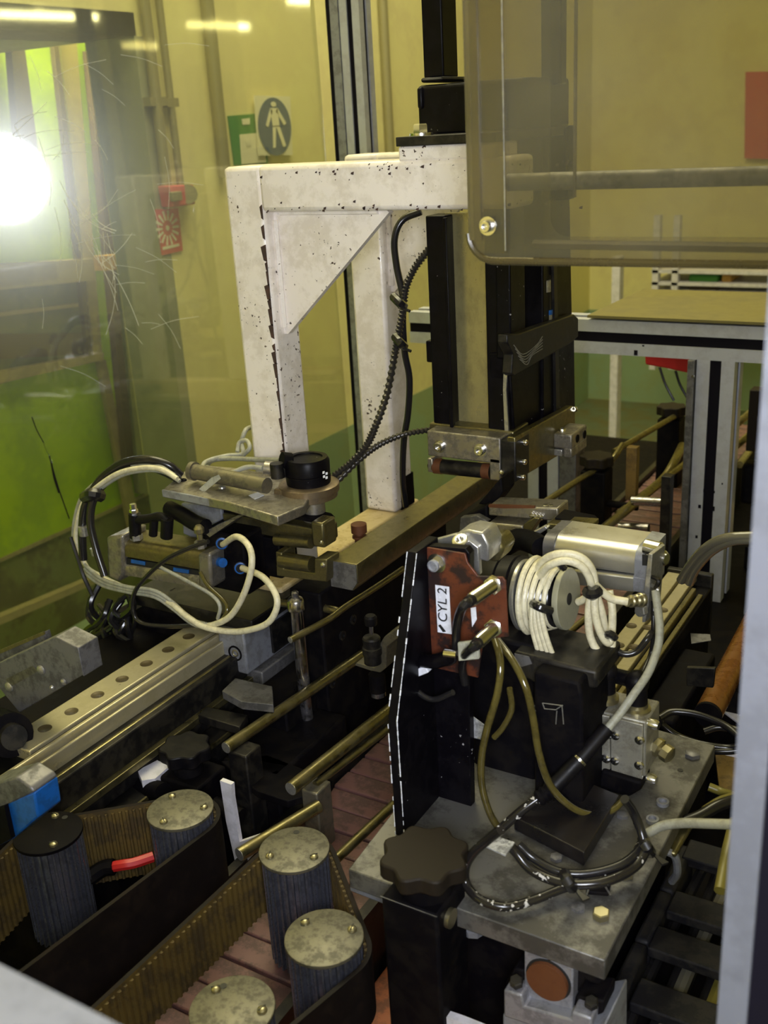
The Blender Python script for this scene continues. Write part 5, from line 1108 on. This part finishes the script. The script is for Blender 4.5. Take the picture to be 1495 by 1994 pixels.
bigloop('inner black hose with painted glints curving along the base plate', [(1262,1648,1.03),(1235,1688,1.02),(1180,1716,1.018),(1120,1722,1.016),(1070,1712,1.016),(1030,1690,1.02),(1005,1660,1.03),(985,1640,1.04)], .0046, 'glinthose')
bigloop('black hose nearest the valve base on the base plate', [(1240,1600,1.05),(1252,1640,1.03),(1215,1680,1.025),(1150,1700,1.02),(1090,1698,1.02),(1040,1672,1.025),(1010,1645,1.035)], .0040, 'blk')
bigloop('black hose passing down from the manifold to the hose tie', [(1216,1556,1.08),(1232,1580,1.06),(1246,1612,1.045),(1254,1640,1.035)], .0042, 'blk')
solo('foil_tag', MB().prism([P(945,1650,z=1.045), P(965,1630,z=1.045), P(1002,1642,z=1.045), P(984,1668,z=1.045)], (0,0,.0012)), 'label2', 'crinkled silver tag lying on the hoses beside the star knob', 'tag')
for k, (u, v, l) in enumerate(((1105,1716,'black cable tie bundling the hoses on the base plate'),(1258,1648,'black cable tie bundling the hoses near the plate edge'))):
    a = P(u-6, v-14, z=1.032); b = P(u, v, z=1.034); c = P(u+8, v+12, z=1.016)
    t = T('cable_tie', l, 'cable tie', c); t('band', MB().tube([a, b, c], .0055, n=8), 'blk')
    t('cut_end', MB().prism([c, c+Vector((.014,-.010,-.003)), c+Vector((.018,-.004,-.003))], (0,0,.002)), 'blk')
t = T('tie_base', 'square dark cable tie mount stuck on the base plate', 'mount', P(1172,1730,z=ZPL))
t('pad', MB().prism([P(1140,1742,z=ZPL+.001), P(1150,1716,z=ZPL+.001), P(1190,1722,z=ZPL+.001), P(1184,1746,z=ZPL+.001)], (0,0,.004)), 'dark', bev=.0008)
for a, b in (((1150,1717),(1142,1742)),((1172,1716),(1188,1742))): t('moulded_rib', MB().cyl(P(*a, z=1.006), P(*b, z=1.006), .0008, n=5), 'alus')
bigloop('grey cable crossing the plate edge towards the right', [(1262,1622,1.02),(1290,1608,1.03),(1330,1603,1.04),(1380,1604,1.05),(1440,1606,1.06)], .0045, 'grey')
# clamp under the base plate
t = T('shaft_clamp', 'grey split clamp block holding a rusty round bar end', 'clamp', P(1080, 1990, y=.63))
ys = .655
t('split_block', MB().pp([(1020,1838),(1062,1850),(1064,1872),(1070,1876),(1072,1853),(1116,1868),(1114,1976),(1110,1994),(1020,1968)], (0,.05,0), y=ys), 'alub2', bev=.002)
pe = P(1068,1906,y=ys); t('bar_end', MB().cyl(pe+Vector((0,-.005,0)), pe+Vector((0,.05,0)), .0185, n=32), 'rustend')
t('bar_recess', MB().lathe(pe+Vector((0,-.0002,0)), (0,-1,0), [(.0205,0),(.0205,.0008)], 32), 'ink')
t('foot', MB().pp([(980,1928),(1016,1938),(1020,1960),(1112,1986),(1112,1970),(1152,1984),(1150,2010),(1100,2020),(980,1980)], (0,.045,0), y=ys-.012), 'alub2', bev=.002)
t('foot_top', MB().pp([(982,1918),(1000,1886),(1020,1890),(1018,1934)], (0,.03,0), y=ys+.004), 'dark', bev=.002)
t('foot_top', MB().pp([(1120,1940),(1176,1950),(1174,1974),(1150,1984),(1114,1968)], (0,.03,0), y=ys+.004), 'dark', bev=.002)
for u, v in ((1006,1915),(1152,1956)): t('washer_bolt', hexhead(P(u,v,y=ys-.004), (0,-.3,1), .006, .006), 'blackmet')
t('dark_cheek', MB().pp([(1118,1866),(1174,1876),(1182,1900),(1168,1920),(1148,1914),(1140,1908),(1128,1930),(1116,1940)], (0,.06,0), y=ys+.012), 'dark', bev=.002)
solo('lower_casting', MB().pp([(978,1975),(1112,2010),(1176,2000),(1176,2100),(978,2100)], (0,.06,0), y=ys-.01), 'alub', 'grey casting carrying the split clamp at the bottom edge', 'casting', bev=.002)
solo('white_strip', MB().prism([P(858,1962,z=.90), P(905,1978,z=.90), P(960,2000,z=.90), P(958,2012,z=.90), P(855,1976,z=.90)], (0,0,-.02)), 'whiteplas', 'bright white strip at the bottom edge beside the black column', 'strip')
solo('wing_nut', MB().lathe(P(922,1812,z=.95), (0,0,1), [(.011,0),(.011,.006),(.007,.008),(.007,.014)], 8), 'alub', 'blue-grey nut hiding under the left end of the base plate', 'nut')
# bent angle, rail and crossbars right of the plate
t = T('bent_strip', 'rounded bent metal strip hooking out beyond the plate edge', 'strip', P(1310, 1700, z=.93))
t('hook', MB().tube(flat([(1290,1658,.975),(1304,1660,.975),(1316,1672,.965),(1318,1700,.94),(1308,1716,.92)]), .004, n=8), 'alub')
t('strip', MB().prism([P(1292,1655,z=.978), P(1316,1662,z=.978), P(1352,1600,z=.978), P(1332,1594,z=.978)], (0,0,-.006)), 'brush', bev=.002)
solo('under_rail', MB().box(-.212, -.196, .66, 1.3, .80, .83), 'blackmet', 'dark rail running along under the right edge of the plate', 'rail', bev=.002)
solo('plate_support', MB().box(-.44, -.265, .72, 1.0, ZB+.021, .978), 'dark', 'dark block carrying the base plate', 'block', bev=.003)
# right linear axis
t = T('linear_axis', 'right linear guide rail behind the hanging hoses', 'linear guide', (-.38, 1.3, .8))
t('rail_bar', MB().box(-.416, -.394, 1.10, 1.50, .962, .970), 'railm', bev=.001); t('rail_bar', MB().box(-.388, -.371, 1.10, 1.50, .962, .972), 'railm', bev=.001)
t('rail_groove', MB().box(-.394, -.388, 1.10, 1.50, .955, .964), 'brush')
t('side_ridge', MB().box(-.368, -.361, 1.12, 1.46, .955, .968), 'rod', bev=.001); t('side_ridge', MB().box(-.358, -.351, 1.12, 1.46, .945, .960), 'rod', bev=.001)
t('housing', MB().box(-.418, -.348, 1.10, 1.50, .80, .955), 'dark', bev=.002)
t('end_plate', MB().box(-.418, -.348, 1.50, 1.512, .86, .975), 'blackmet', bev=.002)
for u, v in ((1229,1218),(1262,1224),(1205,1256),(1234,1262),(1290,1190)):
    p = P(u, v, z=.9705); t('screw_hole', MB().lathe((p.x,p.y,.9722 if u in (1262,1234,1290) else .9702), (0,0,1), [(.0075,-.001),(.0075,.0006),(.006,.0006),(.0055,.0003)], 16), 'sink')
rod('long bright yellow-tinted rod slanting down behind the reel', [P(1040,1288,z=.90), P(1160,1188,z=.90)], .0055, ends=False, m='rod')
t = T('orange_pipe', 'fat orange brown pipe slanting up at the right', 'pipe', P(1370, 1390, z=.80))
pa, pb = P(1378, 1392, z=.95), P(1500, 1150, z=.95)
t('pipe', MB().cyl(pa, pb, .0165, n=28), 'orange'); t('end_ring', MB().cyl(pa-(pb-pa).normalized()*.002, pa+(pb-pa).normalized()*.003, .0168, n=28), 'dark')
solo('pipe_saddle', MB().box(pa.x-.02, pa.x+.02, pa.y+.1, pa.y+.14, .74, .932), 'dark', 'dark saddle carrying the orange pipe', 'support')
t = T('pipe_card', 'white card with a small black mark below the orange pipe', 'label', P(1440, 1400, z=.86))
t('card', MB().prism([P(1410,1385,z=.90), P(1416,1370,z=.90), P(1456,1380,z=.90), P(1462,1416,z=.90), P(1440,1408,z=.90)], (0,0,-.004)), 'whiteplas', bev=.001)
t('black_mark', MB().prism([P(1430,1385,z=.9005), P(1436,1378,z=.9005), P(1440,1388,z=.9005)], (0,0,.0006)).prism([P(1437,1392,z=.9005), P(1443,1384,z=.9005), P(1447,1390,z=.9005)], (0,0,.0006)), 'ink')
solo('white_strip', MB().prism([P(1398,1462,z=.90), P(1404,1452,z=.90), P(1470,1466,z=.90), P(1470,1478,z=.90)], (0,0,-.004)), 'whiteplas', 'short white strip at the right under the black hose loop', 'strip')
t = T('junction_box', 'dark open box left of the orange pipe', 'box', P(1370, 1330, z=.80))
t('box', MB().box(-.345, -.30, 1.14, 1.34, .78, .93), 'dark', bev=.004); t('flaked_top', MB().prism([P(1344,1234,z=.932), P(1382,1236,z=.932), P(1384,1248,z=.932), P(1346,1254,z=.932)], (0,0,.0008)), 'cast')
t('front_flap', MB().pp([(1336,1300),(1392,1302),(1388,1340),(1336,1336)], (0,.006,0), y=1.12), 'blackmet', bev=.001)
for l, lst in (('upper turn of the black hose loop beside the orange pipe', [(1284,1398,.95),(1310,1386,.955),(1360,1392,.955),(1410,1412,.95),(1440,1436,.945),(1450,1448,.94),(1420,1456,.93),(1370,1450,.93),(1320,1434,.93),(1290,1412,.94),(1284,1398,.95)]),
               ('lower turn of the black hose loop beside the orange pipe', [(1370,1424,.94),(1400,1416,.945),(1440,1424,.945),(1460,1444,.94),(1440,1460,.93),(1390,1462,.925),(1345,1448,.925)])):
    solo('black_hose', MB().tube(flat(lst), .0045, n=10), 'blk', l, 'hose')
for l, lst, m, r in (('outer smoky hose arching in from the right edge', [(1326,1130,1.2),(1346,1098,1.18),(1376,1066,1.16),(1415,1048,1.15),(1470,1044,1.15)], 'greyhose', .006),
                  ('inner smoky hose arching in from the right edge', [(1342,1134,1.2),(1356,1104,1.18),(1386,1072,1.16),(1425,1053,1.15),(1475,1050,1.15)], 'greyhose', .006)):
    hosegroup(l, lst, r, m)
hosegroup('yellowish hose bending at the right behind the black hoses', [(1380,1532,.95),(1405,1542,.95),(1425,1550,.94),(1400,1560,.92),(1372,1578,.9)], .0045, 'yellow')
hosegroup('long dull yellow hose slanting down at the right edge', [(1430,1600,.84),(1416,1660,.80),(1402,1735,.76)], .0055, 'yellow')
hosegroup('grey black hose under the yellowish bend', [(1440,1556,.93),(1400,1568,.91),(1360,1590,.89),(1330,1600,.88)], .006, 'blk')
# cable chain
t = T('cable_chain', 'dark plastic cable chain ladder at the lower right', 'cable chain', (-.17, .8, ZB))
zc_ = .86
for u0, v0, u1, v1 in ((1306,1752,1450,1796),(1270,1822,1440,1870),(1236,1926,1420,1990),(1335,1650,1450,1680)):
    a, b = P(u0, v0, z=zc_), P(u1, v1, z=zc_); y_ = (a.y)
    t('crossbar', MB().box(a.x, a.x+.13, y_-.018, y_+.018, zc_-.012, zc_), 'chain', bev=.002)
for k in range(6):
    y_ = .50+k*.085; t('side_link', MB().box(-.252, -.236, y_, y_+.083, .79, zc_-.002), 'chain', bev=.004)
for k in range(7):
    x = -.226+k*.016; solo('chain_hose', MB().tube([(x, .45, .835), (x+.002*(-1)**k, .62, .832), (x+.004*(-1)**(k+1), .8, .834), (x, 1.02, .83)], (.006,.0055,.007,.005,.0065,.006,.0055)[k], n=8), ('blk','blk','greyhose','blk','yellow','blk','greyhose')[k],
       ['leftmost black','second black','first smoky grey','middle black','dull yellow','sixth black','rightmost smoky'][k]+' hose running inside the dark cable chain', 'hose')
solo('chain_tray', MB().box(-.255, -.10, .40, 1.1, ZB, .79), 'dark', 'dark trough carrying the cable chain', 'tray', bev=.002)
solo('brown_panel', MB().prism([P(1392,1462,z=.88), P(1470,1480,z=.88), P(1470,1560,z=.88), P(1400,1530,z=.88)], (0,0,-.006)), 'slatb', 'dull brown panel at the right beneath the hoses', 'panel')
